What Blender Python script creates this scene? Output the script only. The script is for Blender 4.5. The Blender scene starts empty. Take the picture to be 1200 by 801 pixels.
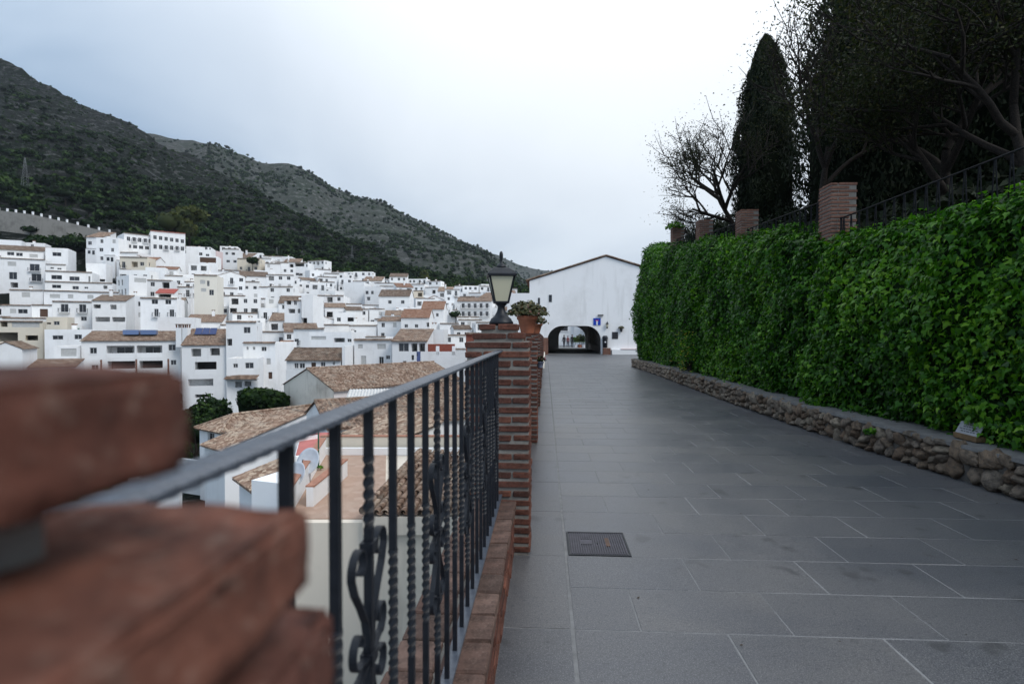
import bpy, bmesh, math, random
import numpy as np
from mathutils import Vector, Matrix, noise

sc = bpy.context.scene
col = sc.collection
rnd = random.Random(11)
nr = np.random.RandomState(5)
rad = math.radians

# ------------------------------------------------------------------ camera
EYE = 1.55
YAW = rad(3.35)
cam_d = bpy.data.cameras.new('camera')
cam = bpy.data.objects.new('camera', cam_d); col.objects.link(cam)
cam.location = (0, 0, EYE)
cam.rotation_euler = (rad(90 - 0.92), 0, YAW)
cam_d.sensor_width = 36; cam_d.lens = 20.0; cam_d.sensor_fit = 'HORIZONTAL'
cam_d.clip_start = 0.02; cam_d.clip_end = 9000
cam_d.dof.use_dof = True; cam_d.dof.focus_distance = 6.5; cam_d.dof.aperture_fstop = 3.2
cam_d.dof.aperture_blades = 9
sc.camera = cam

# ------------------------------------------------------------------ sky, sun, exposure
SUN_EL, SUN_AZ = rad(46), rad(125)         # veiled sun, high behind the trees on the right
THIN_EL, THIN_AZ = rad(42), rad(10)        # where the cloud is thinnest
CLOUD = (9.1, 12.2, 0.0)
w = bpy.data.worlds.new('World'); sc.world = w; w.use_nodes = True
nt = w.node_tree; nt.nodes.clear()
def wn(t, **k):
    n = nt.nodes.new(t)
    for a, b in k.items(): setattr(n, a, b)
    return n
out = wn('ShaderNodeOutputWorld'); bg = wn('ShaderNodeBackground')
sky = wn('ShaderNodeTexSky', sky_type='NISHITA', sun_disc=False, sun_elevation=SUN_EL, sun_rotation=SUN_AZ, air_density=1.0, dust_density=2.0)
tc = wn('ShaderNodeTexCoord')
sep = wn('ShaderNodeSeparateXYZ'); nt.links.new(tc.outputs['Generated'], sep.inputs[0])
# cloud deck: direction projected on a flat layer, so the clouds shrink towards the horizon everywhere alike
zz = wn('ShaderNodeMath', operation='ADD'); zz.inputs[1].default_value = 0.28
zc = wn('ShaderNodeMath', operation='MAXIMUM'); zc.inputs[1].default_value = 0.0
nt.links.new(sep.outputs[2], zc.inputs[0]); nt.links.new(zc.outputs[0], zz.inputs[0])
dv = wn('ShaderNodeVectorMath', operation='DIVIDE'); nt.links.new(tc.outputs['Generated'], dv.inputs[0])
cb = wn('ShaderNodeCombineXYZ')
for i in range(3): nt.links.new(zz.outputs[0], cb.inputs[i])
nt.links.new(cb.outputs[0], dv.inputs[1])
nz = wn('ShaderNodeTexNoise'); nz.inputs['Scale'].default_value = 1.0; nz.inputs['Detail'].default_value = 5; nz.inputs['Roughness'].default_value = 0.5
nz.inputs['Distortion'].default_value = 0.4
of = wn('ShaderNodeVectorMath', operation='ADD'); of.inputs[1].default_value = CLOUD; nt.links.new(dv.outputs[0], of.inputs[0]); nt.links.new(of.outputs[0], nz.inputs['Vector'])
rp = wn('ShaderNodeValToRGB'); rp.color_ramp.elements[0].position = 0.39; rp.color_ramp.elements[1].position = 0.74
rp.color_ramp.elements[0].color = (0.22, 0.335, 0.49, 1); rp.color_ramp.elements[1].color = (0.76, 0.86, 0.96, 1)
nt.links.new(nz.outputs['Fac'], rp.inputs[0])
# the cloud thins and brightens ahead
sd = Vector((math.sin(SUN_AZ)*math.cos(SUN_EL), math.cos(SUN_AZ)*math.cos(SUN_EL), math.sin(SUN_EL)))
dt = wn('ShaderNodeVectorMath', operation='DOT_PRODUCT'); nt.links.new(tc.outputs['Generated'], dt.inputs[0]); dt.inputs[1].default_value = (math.sin(THIN_AZ)*math.cos(THIN_EL), math.cos(THIN_AZ)*math.cos(THIN_EL), math.sin(THIN_EL))
gm = wn('ShaderNodeMapRange'); nt.links.new(dt.outputs['Value'], gm.inputs[0])
gm.inputs[1].default_value = 0.60; gm.inputs[2].default_value = 1.0; gm.inputs[3].default_value = 0.0; gm.inputs[4].default_value = 1.0
gm.interpolation_type = 'SMOOTHSTEP'
mg = wn('ShaderNodeMix', data_type='RGBA', blend_type='MIX'); nt.links.new(gm.outputs[0], mg.inputs[0]); nt.links.new(rp.outputs[0], mg.inputs[6])
mg.inputs[7].default_value = (0.96, 1.0, 1.03, 1)
sk = wn('ShaderNodeMix', data_type='RGBA', blend_type='MULTIPLY'); sk.inputs[0].default_value = 1; nt.links.new(sky.outputs[0], sk.inputs[6]); sk.inputs[7].default_value = (0.10, 0.10, 0.10, 1)
mx = wn('ShaderNodeMix', data_type='RGBA'); mx.inputs[0].default_value = 0.86
nt.links.new(sk.outputs[2], mx.inputs[6]); nt.links.new(mg.outputs[2], mx.inputs[7])
# overcast: the deck is brighter overhead than at the horizon
el = wn('ShaderNodeMath', operation='MULTIPLY_ADD'); sq = wn('ShaderNodeMath', operation='MULTIPLY'); nt.links.new(zc.outputs[0], sq.inputs[0]); nt.links.new(zc.outputs[0], sq.inputs[1]); nt.links.new(sq.outputs[0], el.inputs[0]); el.inputs[1].default_value = 0.85; el.inputs[2].default_value = 0.90
ml = wn('ShaderNodeVectorMath', operation='SCALE'); nt.links.new(mx.outputs[2], ml.inputs[0]); nt.links.new(el.outputs[0], ml.inputs['Scale'])
nt.links.new(ml.outputs[0], bg.inputs[0]); bg.inputs[1].default_value = 1.0
nt.links.new(bg.outputs[0], out.inputs[0])
sl = bpy.data.lights.new('sun', 'SUN'); sl.energy = 1.5; sl.angle = rad(24); sl.color = (1.0, 0.97, 0.93)
so = bpy.data.objects.new('sun', sl); col.objects.link(so); so.location = (20, -15, 40)
so.rotation_euler = (-sd).to_track_quat('-Z', 'Y').to_euler()
vs = sc.view_settings
vs.view_transform = 'Standard'; vs.look = 'None'; vs.gamma = 1.0; vs.exposure = 0.30; vs.use_curve_mapping = False
sc.cycles.max_bounces = 6; sc.cycles.diffuse_bounces = 3; sc.cycles.glossy_bounces = 2; sc.cycles.transmission_bounces = 4
sc.cycles.caustics_reflective = False; sc.cycles.caustics_refractive = False
sc.cycles.use_denoising = True
sc.cycles.sample_clamp_indirect = 6

# ------------------------------------------------------------------ frame of reference for the far country
FW = Vector((-math.sin(YAW), math.cos(YAW), 0)); RT = Vector((math.cos(YAW), math.sin(YAW), 0)); FP = 666.7
def at(px, d, z=0.0):
    """point of the valley at bearing px (photograph column) and distance d ahead"""
    p = FW*d + RT*(d*(px-600)/FP); return Vector((p.x, p.y, z))
def zat(py, d): return EYE + (390-py)*d/FP
def m_of(px, d): return px*d/FP

# ------------------------------------------------------------------ mesh helpers
class MB:
    def __init__(s): s.v=[]; s.f=[]; s.m=[]
    def add(s, vs, fs, mi=0):
        o=len(s.v); s.v += [tuple(v) for v in vs]; s.f += [tuple(i+o for i in f) for f in fs]; s.m += [mi]*len(fs); return s
    def quad(s, a, b, c, d, mi=0): return s.add([a,b,c,d], [(0,1,2,3)], mi)
    def box(s, lo, hi, mi=0, M=None):
        x0,y0,z0=lo; x1,y1,z1=hi
        vs=[(x0,y0,z0),(x1,y0,z0),(x1,y1,z0),(x0,y1,z0),(x0,y0,z1),(x1,y0,z1),(x1,y1,z1),(x0,y1,z1)]
        if M is not None: vs=[tuple(M@Vector(v)) for v in vs]
        return s.add(vs, [(0,3,2,1),(4,5,6,7),(0,1,5,4),(1,2,6,5),(2,3,7,6),(3,0,4,7)], mi)
    def tube(s, pts, rs, n=6, mi=0, cap=True):
        """tapered tube along pts"""
        pts=[Vector(p) for p in pts]; rings=[]; prev=None
        for i,p in enumerate(pts):
            t=(pts[min(i+1,len(pts)-1)]-pts[max(i-1,0)])
            t = t.normalized() if t.length>1e-9 else Vector((0,0,1))
            a = prev if prev is not None else (Vector((1,0,0)) if abs(t.x)<0.8 else Vector((0,1,0)))
            u=(a-t*a.dot(t)); u = u.normalized() if u.length>1e-6 else t.orthogonal().normalized()
            prev=u; b=t.cross(u)
            r = rs[i] if hasattr(rs,'__len__') else rs
            rings.append([p+(u*math.cos(2*math.pi*k/n)+b*math.sin(2*math.pi*k/n))*r for k in range(n)])
        vs=[v for r in rings for v in r]; fs=[]
        for i in range(len(pts)-1):
            for k in range(n):
                a=i*n+k; b=i*n+(k+1)%n; fs.append((a,b,b+n,a+n))
        if cap: fs.append(tuple(range(n-1,-1,-1))); fs.append(tuple((len(pts)-1)*n+k for k in range(n)))
        return s.add(vs,fs,mi)
    def strap(s, pts, side, wd, th, mi=0):
        """flat bar along pts, wd wide across side, th thick"""
        pts=[Vector(p) for p in pts]; side=Vector(side).normalized(); vs=[]; fs=[]
        for i,p in enumerate(pts):
            t=(pts[min(i+1,len(pts)-1)]-pts[max(i-1,0)]).normalized(); nrm=t.cross(side).normalized()
            for a,b in ((-1,-1),(1,-1),(1,1),(-1,1)): vs.append(p+side*(a*wd/2)+nrm*(b*th/2))
        for i in range(len(pts)-1):
            for k in range(4):
                a=i*4+k; b=i*4+(k+1)%4; fs.append((a,b,b+4,a+4))
        e=(len(pts)-1)*4; fs += [(3,2,1,0),(e,e+1,e+2,e+3)]
        return s.add(vs,fs,mi)
    def lathe(s, prof, n=20, c=(0,0,0), mi=0, rot=0):
        vs=[]; fs=[]
        for r,z in prof:
            for k in range(n):
                a=2*math.pi*k/n+rot; vs.append((c[0]+r*math.cos(a), c[1]+r*math.sin(a), c[2]+z))
        for i in range(len(prof)-1):
            for k in range(n):
                a=i*n+k; b=i*n+(k+1)%n; fs.append((a,b,b+n,a+n))
        fs.append(tuple(range(n-1,-1,-1))); e=(len(prof)-1)*n; fs.append(tuple(e+k for k in range(n)))
        return s.add(vs,fs,mi)
    def mesh(s, name, mats, smooth=False):
        me=bpy.data.meshes.new(name); me.from_pydata(s.v,[],s.f)
        for m in (mats if isinstance(mats,(list,tuple)) else [mats]): me.materials.append(m)
        if any(s.m): me.polygons.foreach_set('material_index', s.m)
        if smooth: me.polygons.foreach_set('use_smooth',[True]*len(s.f))
        me.update(); return me
    def build(s, name, mats, parent=None, smooth=False, loc=None):
        return link(name, s.mesh(name,mats,smooth), parent, loc)

def link(name, me, parent=None, loc=None, rot=None, scale=None):
    o=bpy.data.objects.new(name, me); col.objects.link(o)
    if parent is not None: o.parent=parent
    if loc is not None: o.location=loc
    if rot is not None: o.rotation_euler=rot
    if scale is not None: o.scale=scale
    return o
def thing(name, label, cat, loc=(0,0,0), rz=0, group=None):
    o=bpy.data.objects.new(name,None); col.objects.link(o); o.location=loc; o.rotation_euler=(0,0,rz); o.empty_display_size=0.1
    return tag(o,label,cat,group)
def tag(o, label, cat, group=None):
    o['label']=label; o['category']=cat; o['kind']='thing'
    if group: o['group']=group
    return o
def struct(o): o['kind']='structure'; return o
def stuff(o): o['kind']='stuff'; return o

def np_mesh(name, V, F, mat, tone=None, smooth=False):
    """fast mesh from arrays; F (n,k)"""
    V=np.asarray(V,dtype=np.float32); F=np.asarray(F,dtype=np.int32)
    me=bpy.data.meshes.new(name); n,k=F.shape
    me.vertices.add(len(V)); me.vertices.foreach_set('co',V.ravel())
    me.loops.add(n*k); me.loops.foreach_set('vertex_index',F.ravel())
    me.polygons.add(n); me.polygons.foreach_set('loop_start',np.arange(0,n*k,k,dtype=np.int32))
    if smooth: me.polygons.foreach_set('use_smooth',np.ones(n,dtype=bool))
    me.update(calc_edges=True); me.validate()
    if tone is not None:
        a=me.attributes.new('tone','FLOAT','POINT'); a.data.foreach_set('value',np.asarray(tone,dtype=np.float32))
    me.materials.append(mat); return me
def scatter(T, TF, pos, rot, scl):
    """copies of template T (k,3) with faces TF at pos (n,3), rot (n,3,3), scl (n,) or (n,3)"""
    T=np.asarray(T,float); TF=np.asarray(TF); n=len(pos); k=len(T)
    scl=np.asarray(scl,float); scl = scl[:,None] if scl.ndim==1 else scl
    L=T[None]*scl[:,None,:]
    V=np.einsum('nij,nkj->nki',rot,L)+np.asarray(pos)[:,None,:]
    F=TF[None]+(np.arange(n)*k)[:,None,None]
    return V.reshape(-1,3), F.reshape(-1,TF.shape[1])
def frames(nrm, tip):
    """rotation matrices whose z is nrm and whose y leans to tip"""
    z=nrm/np.linalg.norm(nrm,axis=1,keepdims=True)
    y=tip-(tip*z).sum(1,keepdims=True)*z; y/= np.linalg.norm(y,axis=1,keepdims=True)+1e-9
    x=np.cross(y,z); return np.stack([x,y,z],axis=2)

# ------------------------------------------------------------------ materials
MATS={}
class NT:
    def __init__(s,name):
        s.m=bpy.data.materials.new(name); s.m.use_nodes=True; s.t=s.m.node_tree; s.t.nodes.clear()
        s.out=s.n('ShaderNodeOutputMaterial'); s.b=s.n('ShaderNodeBsdfPrincipled'); s.l(s.b.outputs[0],s.out.inputs[0])
        s.co=s.n('ShaderNodeTexCoord')
    def n(s,t,**k):
        x=s.t.nodes.new(t)
        for a,b in k.items(): setattr(x,a,b)
        return x
    def l(s,a,b): s.t.links.new(a,b)
    def noise(s,scale,detail=4,rough=0.55,vec=None,dist=0):
        x=s.n('ShaderNodeTexNoise'); x.inputs['Scale'].default_value=scale; x.inputs['Detail'].default_value=detail; x.inputs['Roughness'].default_value=rough; x.inputs['Distortion'].default_value=dist
        s.l(vec if vec is not None else s.co.outputs['Object'],x.inputs['Vector']); return x.outputs['Fac']
    def ramp(s,fac,stops):
        x=s.n('ShaderNodeValToRGB'); e=x.color_ramp.elements
        while len(e)<len(stops): e.new(0.5)
        for i,(p,c) in enumerate(stops): e[i].position=p; e[i].color=(*c,1) if len(c)==3 else c
        s.l(fac,x.inputs[0]); return x.outputs[0]
    def mix(s,f,a,b,mode='MIX'):
        x=s.n('ShaderNodeMix',data_type='RGBA',blend_type=mode)
        for i,v in ((0,f),(6,a),(7,b)):
            if isinstance(v,(int,float)): x.inputs[i].default_value=v
            elif isinstance(v,tuple): x.inputs[i].default_value=(*v,1)
            else: s.l(v,x.inputs[i])
        return x.outputs[2]
    def math(s,op,a,b):
        x=s.n('ShaderNodeMath',operation=op)
        for i,v in ((0,a),(1,b)):
            if isinstance(v,(int,float)): x.inputs[i].default_value=v
            else: s.l(v,x.inputs[i])
        return x.outputs[0]
    def orand(s): return s.n('ShaderNodeObjectInfo').outputs['Random']
    def attr(s,name): return s.n('ShaderNodeAttribute',attribute_name=name).outputs['Fac']
    def wpos(s): return s.n('ShaderNodeNewGeometry').outputs['Position']
    def base(s,c,rough=0.7,spec=0.5,metal=0.0):
        if isinstance(c,tuple): s.b.inputs['Base Color'].default_value=(*c,1)
        else: s.l(c,s.b.inputs['Base Color'])
        if isinstance(rough,(int,float)): s.b.inputs['Roughness'].default_value=rough
        else: s.l(rough,s.b.inputs['Roughness'])
        s.b.inputs['Specular IOR Level'].default_value=spec; s.b.inputs['Metallic'].default_value=metal
        return s
    def bump(s,h,strength=0.4,dist=0.01):
        x=s.n('ShaderNodeBump'); x.inputs['Strength'].default_value=strength; x.inputs['Distance'].default_value=dist
        s.l(h,x.inputs['Height']); s.l(x.outputs[0],s.b.inputs['Normal']); return s
def plain(name,c,rough=0.6,spec=0.4,metal=0.0,var=0.12,scale=3.0):
    m=NT(name); f=m.noise(scale,3)
    a=tuple(max(0,x*(1-var)) for x in c); b=tuple(x*(1+var) for x in c)
    m.base(m.ramp(f,[(0.3,a),(0.7,b)]),rough,spec,metal); return m.m

def mk_plaster(name,c,stain=(0.42,0.40,0.37),amount=0.35,var=0.07):
    m=NT(name); r=m.orand()
    wp=m.wpos()
    n1=m.noise(0.35,6,0.65,wp); n2=m.noise(3.5,4,0.6,wp)
    mp=m.n('ShaderNodeMapping'); mp.inputs['Scale'].default_value=(1.4,1.4,0.16); m.l(wp,mp.inputs[0])
    n3=m.noise(1.3,5,0.6,mp.outputs[0])
    c0=m.mix(r,tuple(x*(1-var) for x in c),tuple(min(0.9,x*(1+var)) for x in c))
    f=m.math('MULTIPLY',m.ramp(n1,[(0.5,(0,0,0)),(0.8,(1,1,1))]),amount)
    f3=m.math('MULTIPLY',m.ramp(n3,[(0.55,(0,0,0)),(0.8,(1,1,1))]),amount*0.9)
    c1=m.mix(f,c0,stain); c2=m.mix(f3,c1,stain)
    m.base(c2,0.85,0.25).bump(n2,0.25,0.02); return m.m
WHITE=mk_plaster('white_plaster',(0.83,0.83,0.83),amount=0.30)
WHITEB=mk_plaster('white_limewash',(0.87,0.87,0.87),amount=0.16)
CREAM=mk_plaster('cream_plaster',(0.66,0.60,0.50),amount=0.25)
HALLW=mk_plaster('weathered_hall_limewash',(0.87,0.87,0.87),stain=(0.50,0.49,0.47),amount=0.5,var=0.02)
STAIN=mk_plaster('stained_plaster',(0.76,0.71,0.62),stain=(0.26,0.22,0.17),amount=0.65)
PINK=mk_plaster('pink_plaster',(0.72,0.58,0.56),amount=0.15)
REDP=plain('red_terrace_paint',(0.46,0.14,0.12),0.7)
def mk_glass(name,c,rough=0.12):
    m=NT(name); r=m.orand(); m.base(m.mix(r,tuple(x*0.5 for x in c),tuple(x*1.7 for x in c)),rough,0.5); return m.m
GLASS=mk_glass('window_glass',(0.028,0.030,0.036))
SHUT=plain('shutter_grey',(0.50,0.50,0.49),0.6)
FRAME=plain('window_frame_paint',(0.55,0.55,0.55),0.5)
WOOD=plain('brown_wood',(0.085,0.045,0.028),0.6,var=0.3,scale=9)
DARKIN=plain('dark_interior',(0.022,0.022,0.024),0.8)  # near-black colour that paints the shade inside openings
def mk_tile(name,cols,scale=2.2,lich=(0.42,0.38,0.31),la=0.5):
    m=NT(name); wp=m.wpos()
    v=m.n('ShaderNodeTexVoronoi'); v.inputs['Scale'].default_value=scale; m.l(wp,v.inputs['Vector'])
    sp=m.n('ShaderNodeSeparateColor'); m.l(v.outputs['Color'],sp.inputs[0])
    f=m.math('ADD',m.math('MULTIPLY',sp.outputs[0],0.75),m.math('MULTIPLY',m.orand(),0.25))
    c=m.ramp(f,[(i/(len(cols)-1),x) for i,x in enumerate(cols)])
    l=m.math('MULTIPLY',m.ramp(m.noise(1.1,6,0.7,wp),[(0.48,(0,0,0)),(0.72,(1,1,1))]),la)
    m.base(m.mix(l,c,lich),0.85,0.25).bump(m.noise(30,3,0.6,wp),0.3,0.01); return m.m
TILE=mk_tile('clay_roof_tile',[(0.075,0.052,0.040),(0.15,0.092,0.064),(0.21,0.14,0.10),(0.32,0.235,0.175)])
TILEO=mk_tile('orange_roof_tile',[(0.17,0.085,0.055),(0.24,0.125,0.080),(0.30,0.18,0.125)],la=0.3)
TILED=mk_tile('dark_roof_tile',[(0.07,0.05,0.04),(0.13,0.085,0.06),(0.22,0.16,0.12)],la=0.4)
TILEN=mk_tile('weathered_roof_tile',[(0.06,0.042,0.032),(0.17,0.105,0.072),(0.27,0.18,0.13),(0.46,0.36,0.27)],scale=5)
def mk_brick(name,cols,bs=1.0):
    m=NT(name); r=m.orand()
    c=m.ramp(r,[(i/(len(cols)-1),x) for i,x in enumerate(cols)])
    n1=m.noise(14,6,0.7); n2=m.noise(90,4,0.7)
    c1=m.mix(m.ramp(n1,[(0.45,(0,0,0)),(0.75,(1,1,1))]),c,tuple(x*0.5 for x in cols[0]))
    c2=m.mix(m.math('MULTIPLY',m.ramp(n2,[(0.54,(0,0,0)),(0.70,(1,1,1))]),0.28),c1,(0.32,0.24,0.19))
    h=m.math('ADD',m.math('MULTIPLY',n1,1.0),m.math('MULTIPLY',n2,0.35))
    m.base(c2,0.9,0.2).bump(h,0.7*bs,0.006); return m.m
BRICK=mk_brick('red_brick',[(0.062,0.028,0.022),(0.130,0.050,0.034),(0.088,0.036,0.027),(0.175,0.070,0.046)])
BRICKC=mk_brick('weathered_cap_brick',[(0.070,0.047,0.039),(0.150,0.092,0.073),(0.100,0.060,0.048),(0.185,0.120,0.096)])
BRICKD=mk_brick('brown_pier_brick',[(0.17,0.085,0.062),(0.26,0.135,0.098),(0.22,0.11,0.08)])
def mk_mortar(name,c):
    m=NT(name); n1=m.noise(9,6,0.7); n2=m.noise(120,3,0.6)
    m.base(m.ramp(n1,[(0.3,tuple(x*0.6 for x in c)),(0.7,c)]),0.95,0.1).bump(m.math('ADD',n1,m.math('MULTIPLY',n2,0.4)),0.8,0.008); return m.m
MORTAR=mk_mortar('grey_mortar',(0.27,0.25,0.225))
def mk_iron():
    m=NT('black_iron'); n=m.noise(60,3); m.base(m.ramp(n,[(0.3,(0.006,0.007,0.010)),(0.7,(0.011,0.013,0.018))]),0.46,0.32).bump(n,0.12,0.003); return m.m
IRON=mk_iron()
def mk_rail():
    m=NT('grey_handrail_iron'); n=m.noise(35,4); m.base(m.ramp(n,[(0.3,(0.050,0.058,0.074)),(0.7,(0.085,0.097,0.118))]),0.36,0.5,0.1).bump(n,0.2,0.003); return m.m
RAIL=mk_rail()  # grey iron with its bluish top highlight put into the colour
def mk_slab():
    m=NT('granite_paving'); r=m.orand(); wp=m.wpos()
    tone=m.ramp(r,[(0,(0.060,0.062,0.070)),(0.5,(0.070,0.071,0.078)),(1,(0.080,0.079,0.082))])
    big=m.noise(0.9,6,0.65,wp,0.6); sp=m.noise(150,2,0.8,wp); sp2=m.noise(46,4,0.75,wp)
    c=m.mix(m.ramp(big,[(0.36,(0,0,0)),(0.66,(1,1,1))]),m.mix(1.0,tone,(0.80,0.82,0.88),'MULTIPLY'),m.mix(1.0,tone,(1.25,1.20,1.12),'MULTIPLY'))
    med=m.noise(7,5,0.7,wp); c=m.mix(m.math('MULTIPLY',m.ramp(med,[(0.45,(0,0,0)),(0.7,(1,1,1))]),0.25),c,(0.055,0.056,0.06))
    c=m.mix(m.math('MULTIPLY',m.ramp(sp,[(0.52,(0,0,0)),(0.64,(1,1,1))]),0.6),c,(0.24,0.24,0.24))
    c=m.mix(m.math('MULTIPLY',m.ramp(sp2,[(0.54,(0,0,0)),(0.66,(1,1,1))]),0.7),c,(0.030,0.031,0.036))
    spots=m.noise(3.3,2,0.5,wp)
    c=m.mix(m.math('MULTIPLY',m.ramp(spots,[(0.64,(0,0,0)),(0.70,(1,1,1))]),0.6),c,(0.035,0.035,0.038))
    ro=m.math('ADD',m.math('MULTIPLY',big,0.26),0.27)
    m.base(c,ro,0.55).bump(m.math('ADD',sp2,m.math('MULTIPLY',big,1.5)),0.25,0.004); return m.m
SLAB=mk_slab()
JOINT=mk_mortar('pale_joint_mortar',(0.235,0.235,0.235))
def mk_rubble():
    m=NT('rubble_stone'); r=m.orand(); c=m.ramp(r,[(0,(0.22,0.145,0.095)),(0.35,(0.34,0.25,0.175)),(0.7,(0.29,0.235,0.185)),(1,(0.43,0.35,0.26))])
    n1=m.noise(1.7,6,0.75); n2=m.noise(7,5,0.75)
    c=m.mix(m.ramp(n1,[(0.42,(0,0,0)),(0.68,(1,1,1))]),c,(0.085,0.07,0.06)); c=m.mix(m.math('MULTIPLY',m.ramp(n2,[(0.5,(0,0,0)),(0.7,(1,1,1))]),0.4),c,(0.36,0.32,0.28))
    m.base(c,0.95,0.15).bump(m.math('ADD',n1,m.math('MULTIPLY',n2,0.6)),1.0,0.05); return m.m
RUBBLE=mk_rubble()
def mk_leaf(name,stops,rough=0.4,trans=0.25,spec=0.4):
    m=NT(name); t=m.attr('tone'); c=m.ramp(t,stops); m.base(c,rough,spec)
    tr=m.n('ShaderNodeBsdfTranslucent'); m.l(m.mix(1.0,c,(1.3,1.5,0.7),'MULTIPLY'),tr.inputs[0])
    ms=m.n('ShaderNodeMixShader'); ms.inputs[0].default_value=trans
    m.l(m.b.outputs[0],ms.inputs[1]); m.l(tr.outputs[0],ms.inputs[2]); m.l(ms.outputs[0],m.out.inputs[0]); return m.m
IVY=mk_leaf('ivy_leaf',[(0,(0.010,0.045,0.004)),(0.45,(0.034,0.125,0.006)),(0.75,(0.085,0.225,0.010)),(1,(0.17,0.33,0.025))],0.40,0.30,0.2)
CYP=mk_leaf('cypress_leaf',[(0,(0.006,0.010,0.005)),(1,(0.017,0.025,0.010))],0.7,0.1,0.15)
OAK=mk_leaf('broadleaf_leaf',[(0,(0.012,0.017,0.007)),(0.6,(0.022,0.029,0.010)),(1,(0.045,0.042,0.016))],0.6,0.2,0.12)
PINE=mk_leaf('pine_needles',[(0,(0.003,0.009,0.003)),(0.55,(0.009,0.026,0.005)),(1,(0.032,0.062,0.009))],0.7,0.15,0.15)
YEL=mk_leaf('yellowing_leaf',[(0,(0.022,0.034,0.010)),(1,(0.075,0.082,0.020))],0.7,0.2,0.15)
SUCC=mk_leaf('succulent_leaf',[(0,(0.025,0.032,0.010)),(0.6,(0.065,0.066,0.018)),(0.85,(0.10,0.085,0.03)),(1,(0.12,0.05,0.035))],0.5,0.1)
PETAL=plain('yellow_petal',(0.6,0.5,0.05),0.6)
PETALR=plain('pink_petal',(0.5,0.10,0.16),0.6)
BARK=mk_brick('bark',[(0.016,0.013,0.011),(0.024,0.020,0.017)],1.0)
EARTH=plain('brown_earth',(0.075,0.058,0.042),0.95,0.1,var=0.35,scale=1.5)
TERRA=plain('terracotta_pot_clay',(0.33,0.115,0.060),0.75,var=0.2,scale=10)

# ================================================================== LAND
PXK=[-700,-400,-150,0,130,280,420,500,560,640,900,1300]
RTOP=[165,170,180,188,200,285,300,300,295,290,280,280]
ZTOP=[32,31,30,27,29,38,27,22,19,17,15,14]
RRID=[860,800,720,660,610,560,490,440,420,410,400,400]
YRID=[-60,-50,10,72,134,216,292,326,336,342,346,346]
def ip(px,arr): return float(np.interp(px,PXK,arr))
def ground(px,d):
    rt=ip(px,RTOP); zt=ip(px,ZTOP)
    if d<95:
        t=min(1,max(0,(d-6)/70)); return -10.5-3.0*t
    if d<=rt:
        s=(d-95)/(rt-95); return -13.5+(zt+13.5)*(0.35*s*s*(3-2*s)+0.65*s)
    rr=ip(px,RRID); zr=zat(ip(px,YRID),rr)
    if d<=rr:
        s=(d-rt)/(rr-rt); return zt+(zr-zt)*(0.25*s*s+0.75*s)
    return zr-(d-rr)*0.55
def relief(p,d,rt):
    k=min(1,max(0,(d-rt-6)/120))
    if k<=0: return 0
    q=Vector((p.x*0.011,p.y*0.011,3.1))
    r=noise.fractal(q,1.0,2.1,6)*11 + (1-abs(noise.noise(q*1.9)))*5-3
    return k*r
def ground_r(px,d):
    p=at(px,d); return ground(px,d)+relief(p,d,ip(px,RTOP))

def mk_hill(name,green,rock,pale,sc1):
    m=NT(name); wp=m.wpos()
    n1=m.noise(0.012*sc1,8,0.68,wp); n2=m.noise(0.07*sc1,8,0.72,wp); n3=m.noise(0.16*sc1,8,0.8,wp)
    c=m.mix(m.ramp(n1,[(0.42,(0,0,0)),(0.60,(1,1,1))]),green,rock)
    c=m.mix(m.ramp(n2,[(0.47,(0,0,0)),(0.60,(1,1,1))]),c,m.mix(n3,rock,green))
    c=m.mix(m.math('MULTIPLY',m.ramp(n3,[(0.52,(0,0,0)),(0.62,(1,1,1))]),0.9),c,pale)
    m.base(c,0.95,0.05).bump(m.math('ADD',m.math('MULTIPLY',n2,3.0),n3),1.0,3.0/sc1); return m.m
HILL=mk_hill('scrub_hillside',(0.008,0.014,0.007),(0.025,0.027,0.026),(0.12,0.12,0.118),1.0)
HILL2=mk_hill('far_scrub_hillside',(0.034,0.048,0.030),(0.085,0.087,0.080),(0.20,0.195,0.185),0.6)  # paler grey rock; distance haze is also put into this colour

# one ground sheet: valley floor, town slope and the mountain above it
pxs=np.concatenate([np.linspace(-700,0,36)[:-1],np.linspace(0,640,129),np.linspace(640,1300,30)[1:]])
ds=np.concatenate([np.linspace(1.2,95,26)[:-1],np.linspace(95,300,42)[:-1],np.linspace(300,680,72)[:-1],np.linspace(680,1500,20)])
V=[];
for d in ds:
    for px in pxs:
        p=at(px,d); rt=ip(px,RTOP); z=ground(px,d)+relief(p,d,rt)-5.0*max(0,min(1,(d-95)/12,(rt+4-d)/10)); V.append((p.x,p.y,z))
nx=len(pxs); F=[(i*nx+j,i*nx+j+1,(i+1)*nx+j+1,(i+1)*nx+j) for i in range(len(ds)-1) for j in range(nx-1)]
o=link('hillside',np_mesh('hillside',V,F,HILL,smooth=True)); struct(o)

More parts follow.
